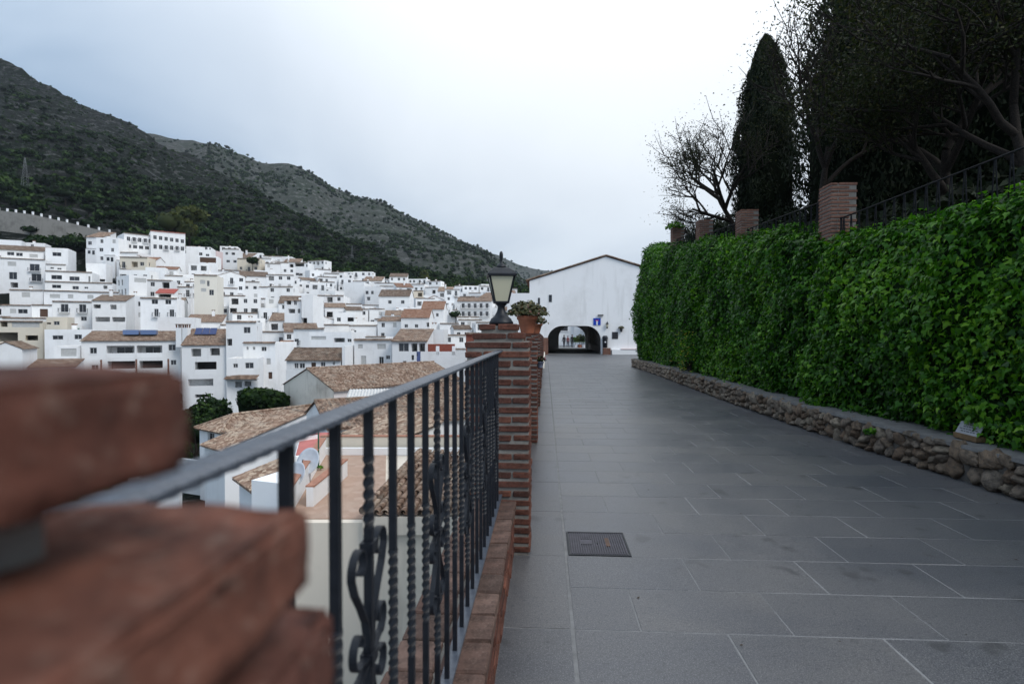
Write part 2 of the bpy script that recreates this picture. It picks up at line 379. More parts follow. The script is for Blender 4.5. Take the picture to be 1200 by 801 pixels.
def ridge_sheet(name,sil,d0,z0,d1,mat,amp,fr,nd=46,npx=150,seed=0.0):
    sx=[s[0] for s in sil]; sy=[s[1] for s in sil]
    pp=np.linspace(sx[0],sx[-1],npx); V=[]
    tt=np.concatenate([np.linspace(0,1,nd),[1.08,1.3,1.7]])
    def zf(px,t):
        zr=zat(float(np.interp(px,sx,sy)),d1); d=d0+(d1-d0)*t
        z = z0+(zr-z0)*(0.3*t*t+0.7*t) if t<=1 else zr-(d-d1)*0.6
        p=at(px,d); q=Vector((p.x*fr,p.y*fr,seed)); k=min(1,t*3)*(0.35 if t>0.97 else 1)
        return p, z+k*amp*(noise.fractal(q,1.0,2.1,6)+(0.6-abs(noise.noise(q*2.3))))
    for t in tt:
        for px in pp:
            p,z=zf(px,t); V.append((p.x,p.y,z))
    F=[(i*npx+j,i*npx+j+1,(i+1)*npx+j+1,(i+1)*npx+j) for i in range(len(tt)-1) for j in range(npx-1)]
    o=link(name,np_mesh(name,V,F,mat,smooth=True)); struct(o); return zf
zf2=ridge_sheet('mountain',[(-200,150),(60,150),(190,160),(250,172),(293,193),(317,199),(347,198),(367,205),(387,217),(417,230),(450,237),(483,255),(517,272),(550,290),(570,299),(620,338),(700,352),(900,360)],560,14,1250,HILL2,26,0.004,seed=1.7)
zf3=ridge_sheet('far_mountain',[(300,280),(480,280),(563,297),(583,302),(610,313),(633,318),(680,323),(740,330),(900,345)],1500,20,2600,HILL2,30,0.002,nd=20,seed=5.2)

# ------------------------------------------------------------------ woods on the slopes
def ico(sub,seed,jit,flat=(1,1,1)):
    bm=bmesh.new(); bmesh.ops.create_icosphere(bm,subdivisions=sub,radius=1)
    for v in bm.verts:
        k=1+jit*noise.noise(v.co*2.3+Vector((seed,seed*2.1,0)))*1.6+jit*0.5*noise.noise(v.co*6+Vector((seed,0,0)))
        v.co=Vector((v.co.x*k*flat[0],v.co.y*k*flat[1],v.co.z*k*flat[2]))
    bm.normal_update(); bm.verts.index_update()
    V=np.array([v.co for v in bm.verts]); F=np.array([[v.index for v in f.verts] for f in bm.faces]); bm.free(); return V,F
def clump_crown(seed,n,flat,leaf=0.28,core=True):
    """crown of radius 1: many leaf sprays through the volume, gaps between"""
    r=np.random.RandomState(seed)
    lobes=r.normal(size=(7,3)); lobes/=np.linalg.norm(lobes,axis=1,keepdims=True); lobes*=0.55; lobes[:,2]=np.abs(lobes[:,2])*0.8
    lob=lobes[r.randint(0,7,n)]; d=r.normal(size=(n,3)); d/=np.linalg.norm(d,axis=1,keepdims=True)
    pos=(lob+d*(0.30+0.18*r.rand(n,1)))*np.array(flat)
    nrm=d+0.5*r.normal(size=(n,3)); tip=r.normal(size=(n,3))
    T=[(-.5,-.35,0),(.5,-.35,.1),(.3,.45,0),(-.35,.4,.12)]; TF=[(0,1,2),(0,2,3)]
    V,F=scatter(T,TF,pos,frames(nrm,tip),leaf*(0.6+0.8*r.rand(n)))
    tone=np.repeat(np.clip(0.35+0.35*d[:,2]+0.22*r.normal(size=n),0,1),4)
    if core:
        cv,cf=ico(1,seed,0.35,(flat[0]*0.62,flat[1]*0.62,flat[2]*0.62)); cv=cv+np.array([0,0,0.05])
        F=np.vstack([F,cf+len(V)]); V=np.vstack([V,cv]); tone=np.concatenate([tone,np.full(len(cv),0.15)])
    return V,F,tone
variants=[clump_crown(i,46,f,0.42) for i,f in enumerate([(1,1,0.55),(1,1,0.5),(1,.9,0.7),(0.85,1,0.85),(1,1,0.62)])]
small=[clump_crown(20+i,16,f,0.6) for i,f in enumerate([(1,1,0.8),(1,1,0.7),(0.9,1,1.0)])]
trunkV=np.array([(.07,0,-1.2),(-.05,.06,-1.2),(-.05,-.06,-1.2),(.04,0,0),(-.03,.03,0),(-.03,-.03,0)]); trunkF=np.array([(0,1,4),(0,4,3),(1,2,5),(1,5,4),(2,0,3),(2,3,5)])
def wood(name,label,pts,var,mat,hasz=True):
    """pts: (x,y,z,r) ; one mesh of many trees"""
    allV=[];allF=[];allT=[];off=0
    for i,(T,TF,tn) in enumerate(var):
        sub=[p for k,p in enumerate(pts) if k%len(var)==i]
        if not sub: continue
        sub=np.array(sub); n=len(sub); a=nr.rand(n)*6.28
        rot=np.zeros((n,3,3)); rot[:,0,0]=np.cos(a); rot[:,0,1]=-np.sin(a); rot[:,1,0]=np.sin(a); rot[:,1,1]=np.cos(a); rot[:,2,2]=1
        T2=np.vstack([T,trunkV]); TF2=np.vstack([TF,trunkF+len(T)]); t2=np.concatenate([tn,np.zeros(6)])
        pos=sub[:,:3].copy(); pos[:,2]+=sub[:,3]*0.75
        V,F=scatter(T2,TF2,pos,rot,sub[:,3])
        allV.append(V);allF.append(F+off);off+=len(V)
        allT.append((np.tile(t2,(n,1))+ (nr.rand(n,1)-0.45)*0.9).clip(0,1).ravel())
    o=link(name,np_mesh(name,np.vstack(allV),np.vstack(allF),mat,np.concatenate(allT))); stuff(o); o['label']=label; o['category']='trees'; return o
pts=[]
tries=0
while len(pts)<3400 and tries<60000:
    tries+=1
    px=rnd.uniform(-250,640); rt=ip(px,RTOP); rr=ip(px,RRID); s=rnd.random(); d=rt+8+(rr-rt-8)*s
    p=at(px,d); y=390-(ground(px,d)-EYE)*FP/d
    n=noise.fractal(Vector((p.x*0.013,p.y*0.013,9)),1,2,3)
    dens = 1.05-1.15*s+1.0*n if px<300 else 0.9-0.35*s+0.9*n
    if px>250 and s>0.75: dens+=0.45
    if px<60 and s<0.10: dens-=0.5
    if px<150 and d<rt+52 and rnd.random()<.85: continue
    if rnd.random()>dens: continue
    r=rnd.uniform(2.2,5.0)*(1.0-0.4*s); pts.append((p.x,p.y,ground_r(px,d)-0.3,r))
pine_pts=pts
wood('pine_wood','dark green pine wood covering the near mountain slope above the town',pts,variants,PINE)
pts=[]
for _ in range(6800):   # low scrub
    px=rnd.uniform(-250,620); rt=ip(px,RTOP); rr=ip(px,RRID); s=rnd.random(); d=rt+12+(rr-rt-8)*s; p=at(px,d)
    if px<150 and d<rt+45: continue
    r=rnd.uniform(0.7,1.5)+1.4*rnd.random()**4; pts.append((p.x,p.y,ground_r(px,d)-0.9*r,r))
for _ in range(1500):   # bushes on the valley floor, clear of the roofs
    px=rnd.uniform(-500,300); d=rnd.uniform(14,108)
    if px>140 and d<60: continue
    p=at(px,d); r=rnd.uniform(0.6,1.9); pts.append((p.x,p.y,ground(px,d)-0.7*r,r))
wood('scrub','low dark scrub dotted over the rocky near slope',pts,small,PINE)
pts=[]; tries=0
while len(pts)<4400 and tries<60000:
    tries+=1
    px=rnd.uniform(150,660); t=rnd.random()**0.8; p,z=zf2(px,t)
    n=noise.fractal(Vector((p.x*0.007,p.y*0.007,2)),1,2,4)
    if rnd.random()>0.42+0.9*n+(0.25 if t<0.35 else 0)+(0.25 if px>430 else 0): continue
    r=rnd.uniform(2.2,5.2); pts.append((p.x,p.y,z-0.5*r,r))
for k in range(70):
    px=rnd.uniform(380,560); p,z=zf2(px,0.995); r=rnd.uniform(2,4.5); pts.append((p.x,p.y,z-0.2,r))
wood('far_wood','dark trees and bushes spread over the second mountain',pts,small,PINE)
pts=[]
for _ in range(500):
    px=rnd.uniform(530,680); t=rnd.random(); p,z=zf3(px,t); r=rnd.uniform(4,8); pts.append((p.x,p.y,z-0.4*r,r))
wood('distant_wood','hazy trees on the most distant mountain behind the lamp',pts,small,PINE)

# ================================================================== PATH
ROW=0.49; Y0=2.967-ROW*4; SLEN=0.765; PX0=0.15; PX1=4.45
def path_z(y):
    if y<22: return 0.0
    return -0.25*min(1,(y-22)/26) - (0.35*min(1,max(0,(y-67)/18)))
mb=MB(); ys=[-3,0,5,10,16,22,27,27.01,36,48,67,85,110]
for a,b in zip(ys[:-1],ys[1:]):
    xa=-0.62; xb=4.62 if b<=27 else 12.5
    mb.quad((xa,a,path_z(a)-0.0014),(xb,a,path_z(a)-0.0014),(xb,b,path_z(b)-0.0014),(xa,b,path_z(b)-0.0014))
path=mb.build('path',JOINT); struct(path)
def slab_mesh(w,l,seed):
    r=random.Random(seed); bm=bmesh.new(); bmesh.ops.create_cube(bm,size=1)
    for v in bm.verts: v.co=Vector((v.co.x*w,v.co.y*l,v.co.z*0.03-0.015))
    bmesh.ops.bevel(bm,geom=[e for e in bm.edges if all(v.co.z>-0.001 for v in e.verts)],offset=0.0012,segments=1,affect='EDGES')
    for v in bm.verts:
        v.co.x+=r.uniform(-.0015,.0015); v.co.y+=r.uniform(-.0015,.0015)
    me=bpy.data.meshes.new('paving_slab'); bm.to_mesh(me); bm.free(); me.materials.append(SLAB); return me
smc={}
rest=MB(); placed=[]
def put_slab(xa,xb,ya,yb):
    g=0.0045; w=xb-xa-2*g; l=yb-ya-2*g
    placed.append((ya,xa,w,l))
MANX=(0.165,0.60)
k=-2; row=0
while Y0+ROW*k<47.5:
    ya=Y0+ROW*k; yb=ya+ROW
    off = 0.53 if (k%2==0) else 0.91
    off += 0.03*math.sin(k*2.7)
    xa=PX0; xs=[PX0]
    x=off
    if off-PX0>0.70: xs.append(x)
    else: xs.append(x)
    while x<(PX1 if yb<27 else 12.4)-0.25: x+=SLEN+0.012*math.sin(k*1.3+x*5); xs.append(min(x,(PX1+0.15) if yb<27 else 12.4))
    for a,b in zip(xs[:-1],xs[1:]):
        if abs(ya-(2.967+2*ROW))<0.1 and a<0.2: a=MANX[1]+0.015      # manhole takes this place
        if b-a>0.06: put_slab(a,b,ya,yb)
    if k%2==0: put_slab(-0.34,PX0-0.012,ya,yb+ROW)
    k+=1
placed.sort()
vis=[p for p in placed if p[0]>1.2]
n=0
for (ya,xa,w,l) in placed:
    c=(xa+0.0045+w/2,ya+0.0045+l/2)
    dz=path_z(c[1])
    if ya>1.2 and n<296:
        key=(round(w,2),round(l,2),rnd.randint(0,2))
        if key not in smc: smc[key]=slab_mesh(key[0],key[1],hash(key)%999)
        link('paving_slab',smc[key],path,(c[0],c[1],dz+rnd.uniform(-.0002,.0012)),(rnd.uniform(-.0006,.0006),rnd.uniform(-.0006,.0006),rnd.uniform(-.0015,.0015))); n+=1
    else:
        z0=path_z(ya); z1=path_z(ya+l); z=rnd.uniform(-.001,.001)
        x0,x1,y0,y1=c[0]-w/2,c[0]+w/2,c[1]-l/2,c[1]+l/2
        rest.add([(x0,y0,z0+z-.03),(x1,y0,z0+z-.03),(x1,y1,z1+z-.03),(x0,y1,z1+z-.03),(x0,y0,z0+z),(x1,y0,z0+z),(x1,y1,z1+z),(x0,y1,z1+z)],[(4,5,6,7),(0,1,5,4),(1,2,6,5),(2,3,7,6),(3,0,4,7)])
stuff(rest.build('paving_slab',SLAB,path))
# dead leaves and crumbs on the paving
LEAFD=plain('dry_leaf',(0.045,0.03,0.02),0.8)
mb=MB()
for i in range(190):
    y=rnd.uniform(2.2,20); x=rnd.uniform(0,4.0) if i<50 else 4.05+0.31*(max(0,(14-y)/8.5))**2-abs(rnd.gauss(0,.16)); a=rnd.uniform(0,6.3); s=rnd.uniform(.006,.018); z=path_z(y)+.003
    ux,uy=math.cos(a)*s,math.sin(a)*s
    mb.add([(x-ux,y-uy,z),(x-uy*.5,y+ux*.5,z+.002),(x+ux,y+uy,z+.001),(x+uy*.5,y-ux*.5,z+.003)],[(0,1,2),(0,2,3)])
o=mb.build('fallen_leaves',LEAFD); stuff(o); o['label']='dry fallen leaves scattered over the paving'; o['category']='leaves'

# manhole cover
mx0,mx1=MANX; my0=2.967+2*ROW+0.012; my1=my0+ROW-0.03
LID=plain('worn_cast_iron',(0.050,0.046,0.060),0.5,0.5,0.3,0.35,14)
t=thing('manhole_cover','square ribbed cast iron manhole cover set in the paving','manhole cover',((mx0+mx1)/2,(my0+my1)/2,0.0055))
hx,hy=(mx1-mx0)/2,(my1-my0)/2
mb=MB(); 
for a,b in (((-hx,-hy),(hx,-hy+.012)),((-hx,hy-.012),(hx,hy)),((-hx,-hy+.012),(-hx+.012,hy-.012)),((hx-.012,-hy+.012),(hx,hy-.012))): mb.box((a[0],a[1],-.03),(b[0],b[1],.001))
mb.build('frame',IRON,t)
mb=MB(); mb.box((-hx+.016,-hy+.016,-.03),(hx-.016,hy-.016,-.005))
lid=mb.build('lid',LID,t)
nrib=24; ribm=MB().box((-.0045,-hy+.022,-.006),(.0045,hy-.022,.0015)).mesh('rib',LID)
for i in range(nrib):
    x=-hx+.026+(2*hx-.052)*i/(nrib-1)
    if -.12<x<-.04: 
        MB().box((x-.0045,-hy+.022,-.006),(x+.0045,-.03,.0015)).build('rib',LID,lid); MB().box((x-.0045,.075,-.006),(x+.0045,hy-.022,.0015)).build('rib',LID,lid)
    else: link('rib',ribm,lid,(x,0,0))
MB().box((-.125,-.024,-.006),(-.035,.069,.0005)).build('name_plate',LID,lid)
MB().lathe([(.009,-.005),(.009,.002)],10).build('keyhole',IRON,lid)
MB().box((.06,-.06,-.004),(.09,.1,.003)).build('lifting_bar',WOOD,lid)

# ================================================================== BRICKWORK
bmc={}
def brick_mesh(L,W,H,var,mat=None,hi=False):
    key=(round(L,3),round(W,3),round(H,3),var,mat.name if mat else 0,hi)
    if key in bmc: return bmc[key]
    r=random.Random(str(key)); bm=bmesh.new(); bmesh.ops.create_cube(bm,size=1)
    for v in bm.verts: v.co=Vector((v.co.x*L,v.co.y*W,v.co.z*H))
    if hi:
        bmesh.ops.bevel(bm,geom=list(bm.edges),offset=0.0035,segments=2,affect='EDGES')
        bmesh.ops.triangulate(bm,faces=bm.faces[:])
        for it in range(4):
            bmesh.ops.subdivide_edges(bm,edges=[e for e in bm.edges if e.calc_length()>0.011],cuts=1,use_grid_fill=True)
            bmesh.ops.triangulate(bm,faces=[f for f in bm.faces if len(f.verts)>3])
        bm.normal_update(); s=var*7.3
        for v in bm.verts:
            q=v.co*16+Vector((s,s,0))
            v.co+=v.normal*(0.0042*noise.fractal(q,0.9,2.1,4)+0.0018*noise.fractal(q*4,0.9,2.1,3))
    else:
        bmesh.ops.bevel(bm,geom=list(bm.edges),offset=min(0.006,H*0.14),segments=1,affect='EDGES')
        for v in bm.verts: v.co+=Vector((r.uniform(-1,1)*.0035,r.uniform(-1,1)*.003,r.uniform(-1,1)*.0028))
    me=bpy.data.meshes.new('brick'); bm.to_mesh(me); bm.free(); me.materials.append(mat or BRICK)
    if hi: me.polygons.foreach_set('use_smooth',[True]*len(me.polygons))
    bmc[key]=me; return me
def ring(x0,x1,y0,y1,flip,hw=0.115,gap=0.014):
    """bricks round a square course, pinwheel bond: (cx,cy,L,W,rot)"""
    w=x1-x0; l=y1-y0; res=[]
    if not flip:
        sides=[(x0+hw+gap,x1,y0,y0+hw,0),(x1-hw,x1,y0+hw+gap,y1,1),(x0,x1-hw-gap,y1-hw,y1,0),(x0,x0+hw,y0,y1-hw-gap,1)]
    else:
        sides=[(x0,x1-hw-gap,y0,y0+hw,0),(x1-hw,x1,y0,y1-hw-gap,1),(x0+hw+gap,x1,y1-hw,y1,0),(x0,x0+hw,y0+hw+gap,y1,1)]
    for a,b,c,d,r in sides: res.append(((a+b)/2,(c+d)/2,(b-a) if r==0 else (d-c),(d-c) if r==0 else (b-a),r))
    return res
def brick_courses(parent,courses,mat=BRICK,joined=None,skip=None,hi=None,h=0.0415):
    """courses: (x0,x1,y0,y1,ztop,flip)"""
    for ci,(x0,x1,y0,y1,zt,fl) in enumerate(courses):
        for (cx,cy,L,W,r) in ring(x0,x1,y0,y1,fl):
            if skip and skip(cx,cy,r): continue
            hh=h; me=brick_mesh(L,W,hh,rnd.randint(0,4),mat,bool(hi and hi(ci,r,cx)))
            loc=(cx+rnd.uniform(-.004,.004),cy+rnd.uniform(-.004,.004),zt-hh/2+rnd.uniform(-.002,.002)); rz=(math.pi/2 if r else 0)+rnd.uniform(-.012,.012)
            if joined is not None:
                M=Matrix.Translation(loc)@Matrix.Rotation(rz,4,'Z')
                joined.add([M@v.co for v in me.vertices],[tuple(p.vertices) for p in me.polygons])
            else: link('brick',me,parent,loc,(rnd.uniform(-.008,.008),rnd.uniform(-.008,.008),rz))
def full_courses(x0,x1,y0,y1,z0,z1,step):
    n=max(1,int(round((z1-z0)/step))); return [(x0,x1,y0,y1,z0+(i+1)*(z1-z0)/n,i%2==0) for i in range(n)]
PXA,PXB=-0.555,-0.106      # pillar sides across the path
PW=0.445
def pillar(label,y0,top,joined=False,group=None,skip=None):
    t=thing('brick_pillar',label,'pillar',(0,0,0),0,group)
    zb=path_z(y0); step=0.0635
    cs=full_courses(PXA,PXB,y0,y0+PW,zb,top-2*step,step)
    cs+= [(PXA+.042,PXB-.042,y0+.042,y0+PW-.042,top-step,True),(PXA+.088,PXB-.088,y0+.088,y0+PW-.088,top,False)]
    j=MB() if joined else None
    brick_courses(t,cs,joined=j,skip=skip)
    if joined: stuff(j.build('brick',BRICK,t))
    i=.010; m=MB(); m.box((PXA+i,y0+i,zb-0.02),(PXB-i,y0+PW-i,top-2*step+.002)); m.box((PXA+.054,y0+.054,top-2*step),(PXB-.054,y0+PW-.054,top-step+.002)); m.box((PXA+.100,y0+.100,top-step),(PXB-.100,y0+PW-.100,top-.012))
    m.build('mortar_core',MORTAR,t); return t
# foreground pillar, right beside the camera
t=thing('brick_pillar','weathered brick pillar close to the camera with stepped blurred top bricks','pillar')
NY0,NY1=-0.16,0.31
core=MB(); step=0.0655
cs=full_courses(PXA,-0.116,NY0,NY1,0,1.397,step)
brick_courses(t,cs[:-1])
brick_courses(t,cs[-1:],hi=lambda ci,r,cx: True,h=0.05)
def solo(x0,x1,y0,y1,zt,h,var,hi=True):
    L=max(x1-x0,y1-y0); r=0 if (x1-x0)>=(y1-y0) else 1; W=min(x1-x0,y1-y0)
    return link('brick',brick_mesh(L,W,h,var,BRICK,hi),t,((x0+x1)/2,(y0+y1)/2,zt-h/2),(rnd.uniform(-.01,.01),rnd.uniform(-.01,.01),(math.pi/2 if r else 0)+rnd.uniform(-.01,.01)))
solo(-0.245,-0.121,-0.02,0.285,1.461,0.041,3); solo(-0.245,-0.121,-0.16,-0.035,1.464,0.044,1); solo(-0.54,-0.26,0.16,0.283,1.470,0.048,2); solo(-0.54,-0.26,-0.15,0.145,1.470,0.048,5,False)
solo(-0.285,-0.160,-0.05,0.246,1.534,0.044,4); solo(-0.50,-0.298,0.12,0.246,1.533,0.046,6); solo(-0.50,-0.298,-0.13,0.10,1.533,0.046,7,False); solo(-0.285,-0.163,-0.16,-0.065,1.532,0.046,8,False)
core.box((PXA+.014,NY0+.014,-.02),(-0.118-.014,NY1-.014,1.392)); core.box((-.53,-.14,1.385),(-.150,.255,1.456)); core.box((-.48,-.12,1.46),(-.20,.215,1.52))
core.build('mortar_core',MORTAR,t)

PIL=[3.93+3.95*i for i in range(11)]
names=['brick pillar carrying the black lantern','brick pillar just beyond the lantern pillar, under the large terracotta pot','third brick pillar along the railing, under the smaller potted plant']
for i,y in enumerate(PIL):
    top=1.612 if i==0 else 1.54
    if i<3: pillar(names[i],y,top,False,None,skip=(lambda cx,cy,r,y=y: cx<-0.48 and r==1) if i>0 else None)
    else:
        z=path_z(y); pillar('distant brick pillar in the row running on to the white hall',y,1.54+z,True,'distant pillars of the railing row')
# low walls between the pillars
CAPX=[(-0.548,-0.385),(-0.371,-0.205)]
def low_wall(y0,y1,label,detail,group=None):
    t=thing('low_brick_wall',label,'wall',(0,0,0),0,group); H=0.385; z=path_z(y0)
    m=MB(); m.box((-.535,y0,-.02+z),(-.222,y1,H-.012+z)); m.build('mortar_core',MORTAR,t)
    L=0.2; n=max(1,int(round((y1-y0)/L))); L=(y1-y0)/n
    j=None if detail else MB()
    def put(me,loc,rot):
        if j is None: link('brick',me,t,loc,rot)
        else:
            M=Matrix.Translation(loc)@Matrix.Rotation(rot[2],4,'Z'); j.add([M@v.co for v in me.vertices],[tuple(p.vertices) for p in me.polygons])
    for i in range(n):
        for (a,b) in CAPX:
            put(brick_mesh(b-a,L-.014,.05,rnd.randint(0,4),BRICKC),((a+b)/2+rnd.uniform(-.004,.004),y0+(i+.5)*L,H-.022+z+rnd.uniform(-.003,.003)),(0,0,rnd.uniform(-.015,.015)))
    step=0.0625
    for c in range(5):
        zt=0.335-c*step; off=0.12 if c%2 else 0; y=y0+off-0.24
        while y<y1:
            a=max(y,y0); b=min(y+.228,y1)
            if b-a>.04: put(brick_mesh(b-a,.10,.047,rnd.randint(0,3),BRICK),(-.262+rnd.uniform(-.003,.003),(a+b)/2,zt-.0235+z),(0,0,math.pi/2))
            y+=0.242
    if j is not None: stuff(j.build('brick',BRICKC,t))
low_wall(NY1+.005,PIL[0]-.005,'low brick wall with a flat brick coping under the nearest railing',True)
low_wall(PIL[0]+PW+.005,PIL[1]-.005,'low brick wall under the railing just beyond the lantern pillar',False)
for i in range(1,10): low_wall(PIL[i]+PW+.005,PIL[i+1]-.005,'distant low brick wall between pillars of the railing row',False,'distant low walls of the railing row')
# retaining wall under the parapet, down to the valley
m=MB(); m.box((-.60,-3,-16),(-.03+.0,48,-.035)); o=m.build('retaining_wall',STAIN); tag(o,'tall stained retaining wall dropping from the railing to the valley','wall')

# ================================================================== RAILING
RX=-0.318; RZ=1.43; BZ=0.43
def twist_bar(z0,z1,tw,s=0.0075):
    """square bar from z0 to z1; tw: list of (za,zb) twisted lengths"""
    zs=[z0]; ang=[0.0]; a=0
    cuts=sorted(set([z0,z1]+[q for w in tw for q in w]))
    for p,q in zip(cuts[:-1],cuts[1:]):
        if any(w[0]-1e-6<=p and q<=w[1]+1e-6 for w in tw):
            n=max(2,int((q-p)/0.0045))
            for i in range(1,n+1): zs.append(p+(q-p)*i/n); ang.append(a+(q-p)*i/n*2*math.pi/0.085)
            k=round(ang[-1]/(math.pi/2))*(math.pi/2); d=(k-ang[-1]); 
            for i in range(1,n+1): ang[-n-1+i]+=d*i/n
            a=ang[-1]
        else: zs.append(q); ang.append(a)
    m=MB(); vs=[]; fs=[]
    for z,an in zip(zs,ang):
        for c in range(4):
            t=an+math.pi/4+c*math.pi/2; vs.append((s*1.414*math.cos(t),s*1.414*math.sin(t),z))
    for i in range(len(zs)-1):
        for c in range(4): a_=i*4+c; b_=i*4+(c+1)%4; fs.append((a_,b_,b_+4,a_+4))
    return m.add(vs,fs)
BAR=twist_bar(BZ,RZ-.012,[(0.78,1.10)]).mesh('baluster',IRON)
BARS=twist_bar(BZ,RZ-.012,[(1.20,1.33),(0.60,0.73)]).mesh('baluster',IRON)
BARP=twist_bar(BZ,RZ-.012,[]).mesh('baluster',IRON)
def scroll_pts(cx,cz,r0,r1,a0,a1,n=22):
    return [(0,cx+(r0+(r1-r0)*i/n)*math.cos(a0+(a1-a0)*i/n),cz+(r0+(r1-r0)*i/n)*math.sin(a0+(a1-a0)*i/n)) for i in range(n+1)]
def lyre(sgn,up):
    """one side of the double lyre: from the waist out and up, round the top and curled in to the bar"""
    pts=[(0,.010,0),(0,.013,.040),(0,.024,.075),(0,.050,.112),(0,.078,.145),(0,.093,.175)]
    pts+=scroll_pts(.056,.184,.038,.013,-0.15,math.pi*1.5,26)
    return [(0,sgn*p[1],up*p[2]) for p in pts]
def cscroll(sgn,up):
    pts=[(0,.010,.004),(0,.030,.007),(0,.052,.013)]+scroll_pts(.060,.046,.034,.013,-1.35,math.pi*1.1,24)
    return [(0,sgn*p[1],up*p[2]) for p in pts]
SCM={}
for s in (1,-1):
    for u in (1,-1):
        SCM[('l',s,u)]=MB().strap(lyre(s,u),(1,0,0),.014,.0042).mesh('scroll',IRON)
        SCM[('c',s,u)]=MB().strap(cscroll(s,u),(1,0,0),.014,.0042).mesh('small_scroll',IRON)
COLL=MB().box((-.012,-.017,-.010),(.012,.017,.010)).mesh('collar',IRON)
def handrail(y0,y1):
    """flat hammered bar: scalloped edges and dimpled top"""
    n=int((y1-y0)/0.0062); vs=[]; fs=[]
    for i in range(n+1):
        y=y0+(y1-y0)*i/n; q=2*math.pi*y/0.031; e=.0225+.0018*math.cos(q); dz=.0013*math.cos(q)
        vs+=[(RX-e,y,RZ-.011),(RX-e,y,RZ-.004+dz),(RX-.012,y,RZ+dz*.7),(RX+.012,y,RZ+dz*.7),(RX+e,y,RZ-.004+dz),(RX+e,y,RZ-.011)]
    for i in range(n):
        for c in range(6): a=i*6+c; b=i*6+(c+1)%6; fs.append((a,a+6,b+6,b))
    fs.append(tuple(range(6))); fs.append(tuple(n*6+5-k for k in range(6)))
    return MB().add(vs,fs)
def railing(y0,y1,ybar,label,fancy=True,sp=0.1625,group=None,z=0.0):
    t=thing('iron_railing',label,'railing',(0,0,z),0,group)
    handrail(y0,y1).build('handrail',RAIL,t)
    MB().box((RX-.021,y0,BZ-.010),(RX+.021,y1,BZ)).build('bottom_rail',RAIL,t)
    i=0; y=ybar
    while y<y1-0.05:
        if y>y0+0.03:
            orn = fancy and i%4==2
            b=link('baluster',(BARS if orn else BAR) if fancy else BARP,t,(RX,y,0))
            if orn:
                for kk,me in SCM.items(): link(me.name,me,b,(0,0,0.965))
                for dz in (0.965,1.165,0.765): link('collar',COLL,b,(0,0,dz))
        y+=sp; i+=1
    for yy in (y0+0.5,y1-0.5):   # feet that hold the bottom rail off the coping
        MB().box((RX-.01,yy-.01,.36),(RX+.01,yy+.01,BZ-.010)).build('foot',IRON,t)
    return t
railing(NY1-.01,PIL[0]+.012,0.68,'black wrought iron railing with twisted bars and scrolls along the valley edge')
railing(PIL[0]+PW-.01,PIL[1]+.012,PIL[0]+PW+.12,'plain black iron railing bay just beyond the lantern pillar',False)
for i in range(1,5): railing(PIL[i]+PW-.01,PIL[i+1]+.012,PIL[i]+PW+.12,'distant black railing bay between brick pillars',False,group='distant railing bays')

# ================================================================== LANTERN
LY=PIL[0]+PW/2; LX=-0.322
t=thing('lantern','black four sided lantern with cream glass on the brick pillar','lamp',(LX,LY,1.610),rad(9)); t.scale=(1,1,1.07)
m=MB(); m.lathe([(.088,0),(.088,.018),(.080,.026),(.074,.040),(.058,.052),(.046,.066),(.034,.086),(.027,.108),(.026,.122),(.036,.134),(.040,.142)],24); m.build('base',IRON,t,True)
r2=math.sqrt(2)
m=MB(); m.lathe([(.040*r2,.142),(.056*r2,.146),(.056*r2,.154),(.050*r2,.158)],4,rot=math.pi/4); m.build('lower_frame',IRON,t)
def mk_pane():
    m=NT('frosted_cream_glass'); m.base((0.66,0.62,0.45),0.45,0.5); m.b.inputs['Transmission Weight'].default_value=0.22; m.b.inputs['IOR'].default_value=1.1; return m.m
PANE=mk_pane()
zb,zt_,b0,b1=.158,.325,.049,.088
for k in range(4):
    a=k*math.pi/2; M=Matrix.Rotation(a,4,'Z')
    q=[M@Vector(v) for v in ((-b0+.006,-b0,zb),(b0-.006,-b0,zb),(b1-.008,-b1,zt_),(-b1+.008,-b1,zt_))]; q2=[M@Vector(v) for v in ((-b0+.006,-b0+.004,zb),(b0-.006,-b0+.004,zb),(b1-.008,-b1+.004,zt_),(-b1+.008,-b1+.004,zt_))]
    MB().add(q+q2,[(0,1,2,3),(7,6,5,4),(0,4,5,1),(1,5,6,2),(2,6,7,3),(3,7,4,0)]).build('glass_pane',PANE,t)
    p0=M@Vector((-b0,-b0,zb-.004)); p1=M@Vector((-b1,-b1,zt_+.004)); MB().tube([p0,p1],.0075,4).build('frame_bar',IRON,t)
m=MB(); m.lathe([(.084*r2,.322),(.103*r2,.326),(.105*r2,.338),(.098*r2,.346),(.066*r2,.372),(.050*r2,.384),(.036*r2,.387)],4,rot=math.pi/4); m.build('roof',IRON,t)
m=MB(); m.lathe([(.040,.386),(.036,.398),(.024,.411),(.012,.418),(.009,.430),(.009,.446),(.013,.456),(.014,.478),(.010,.494),(.003,.500)],16); m.build('finial',IRON,t,True)
BULB=plain('white_bulb',(0.7,0.68,0.6),0.3)
m=MB(); m.lathe([(.012,.155),(.014,.19),(.028,.23),(.030,.25),(.018,.275),(.004,.285)],14); m.build('bulb',BULB,t,True)

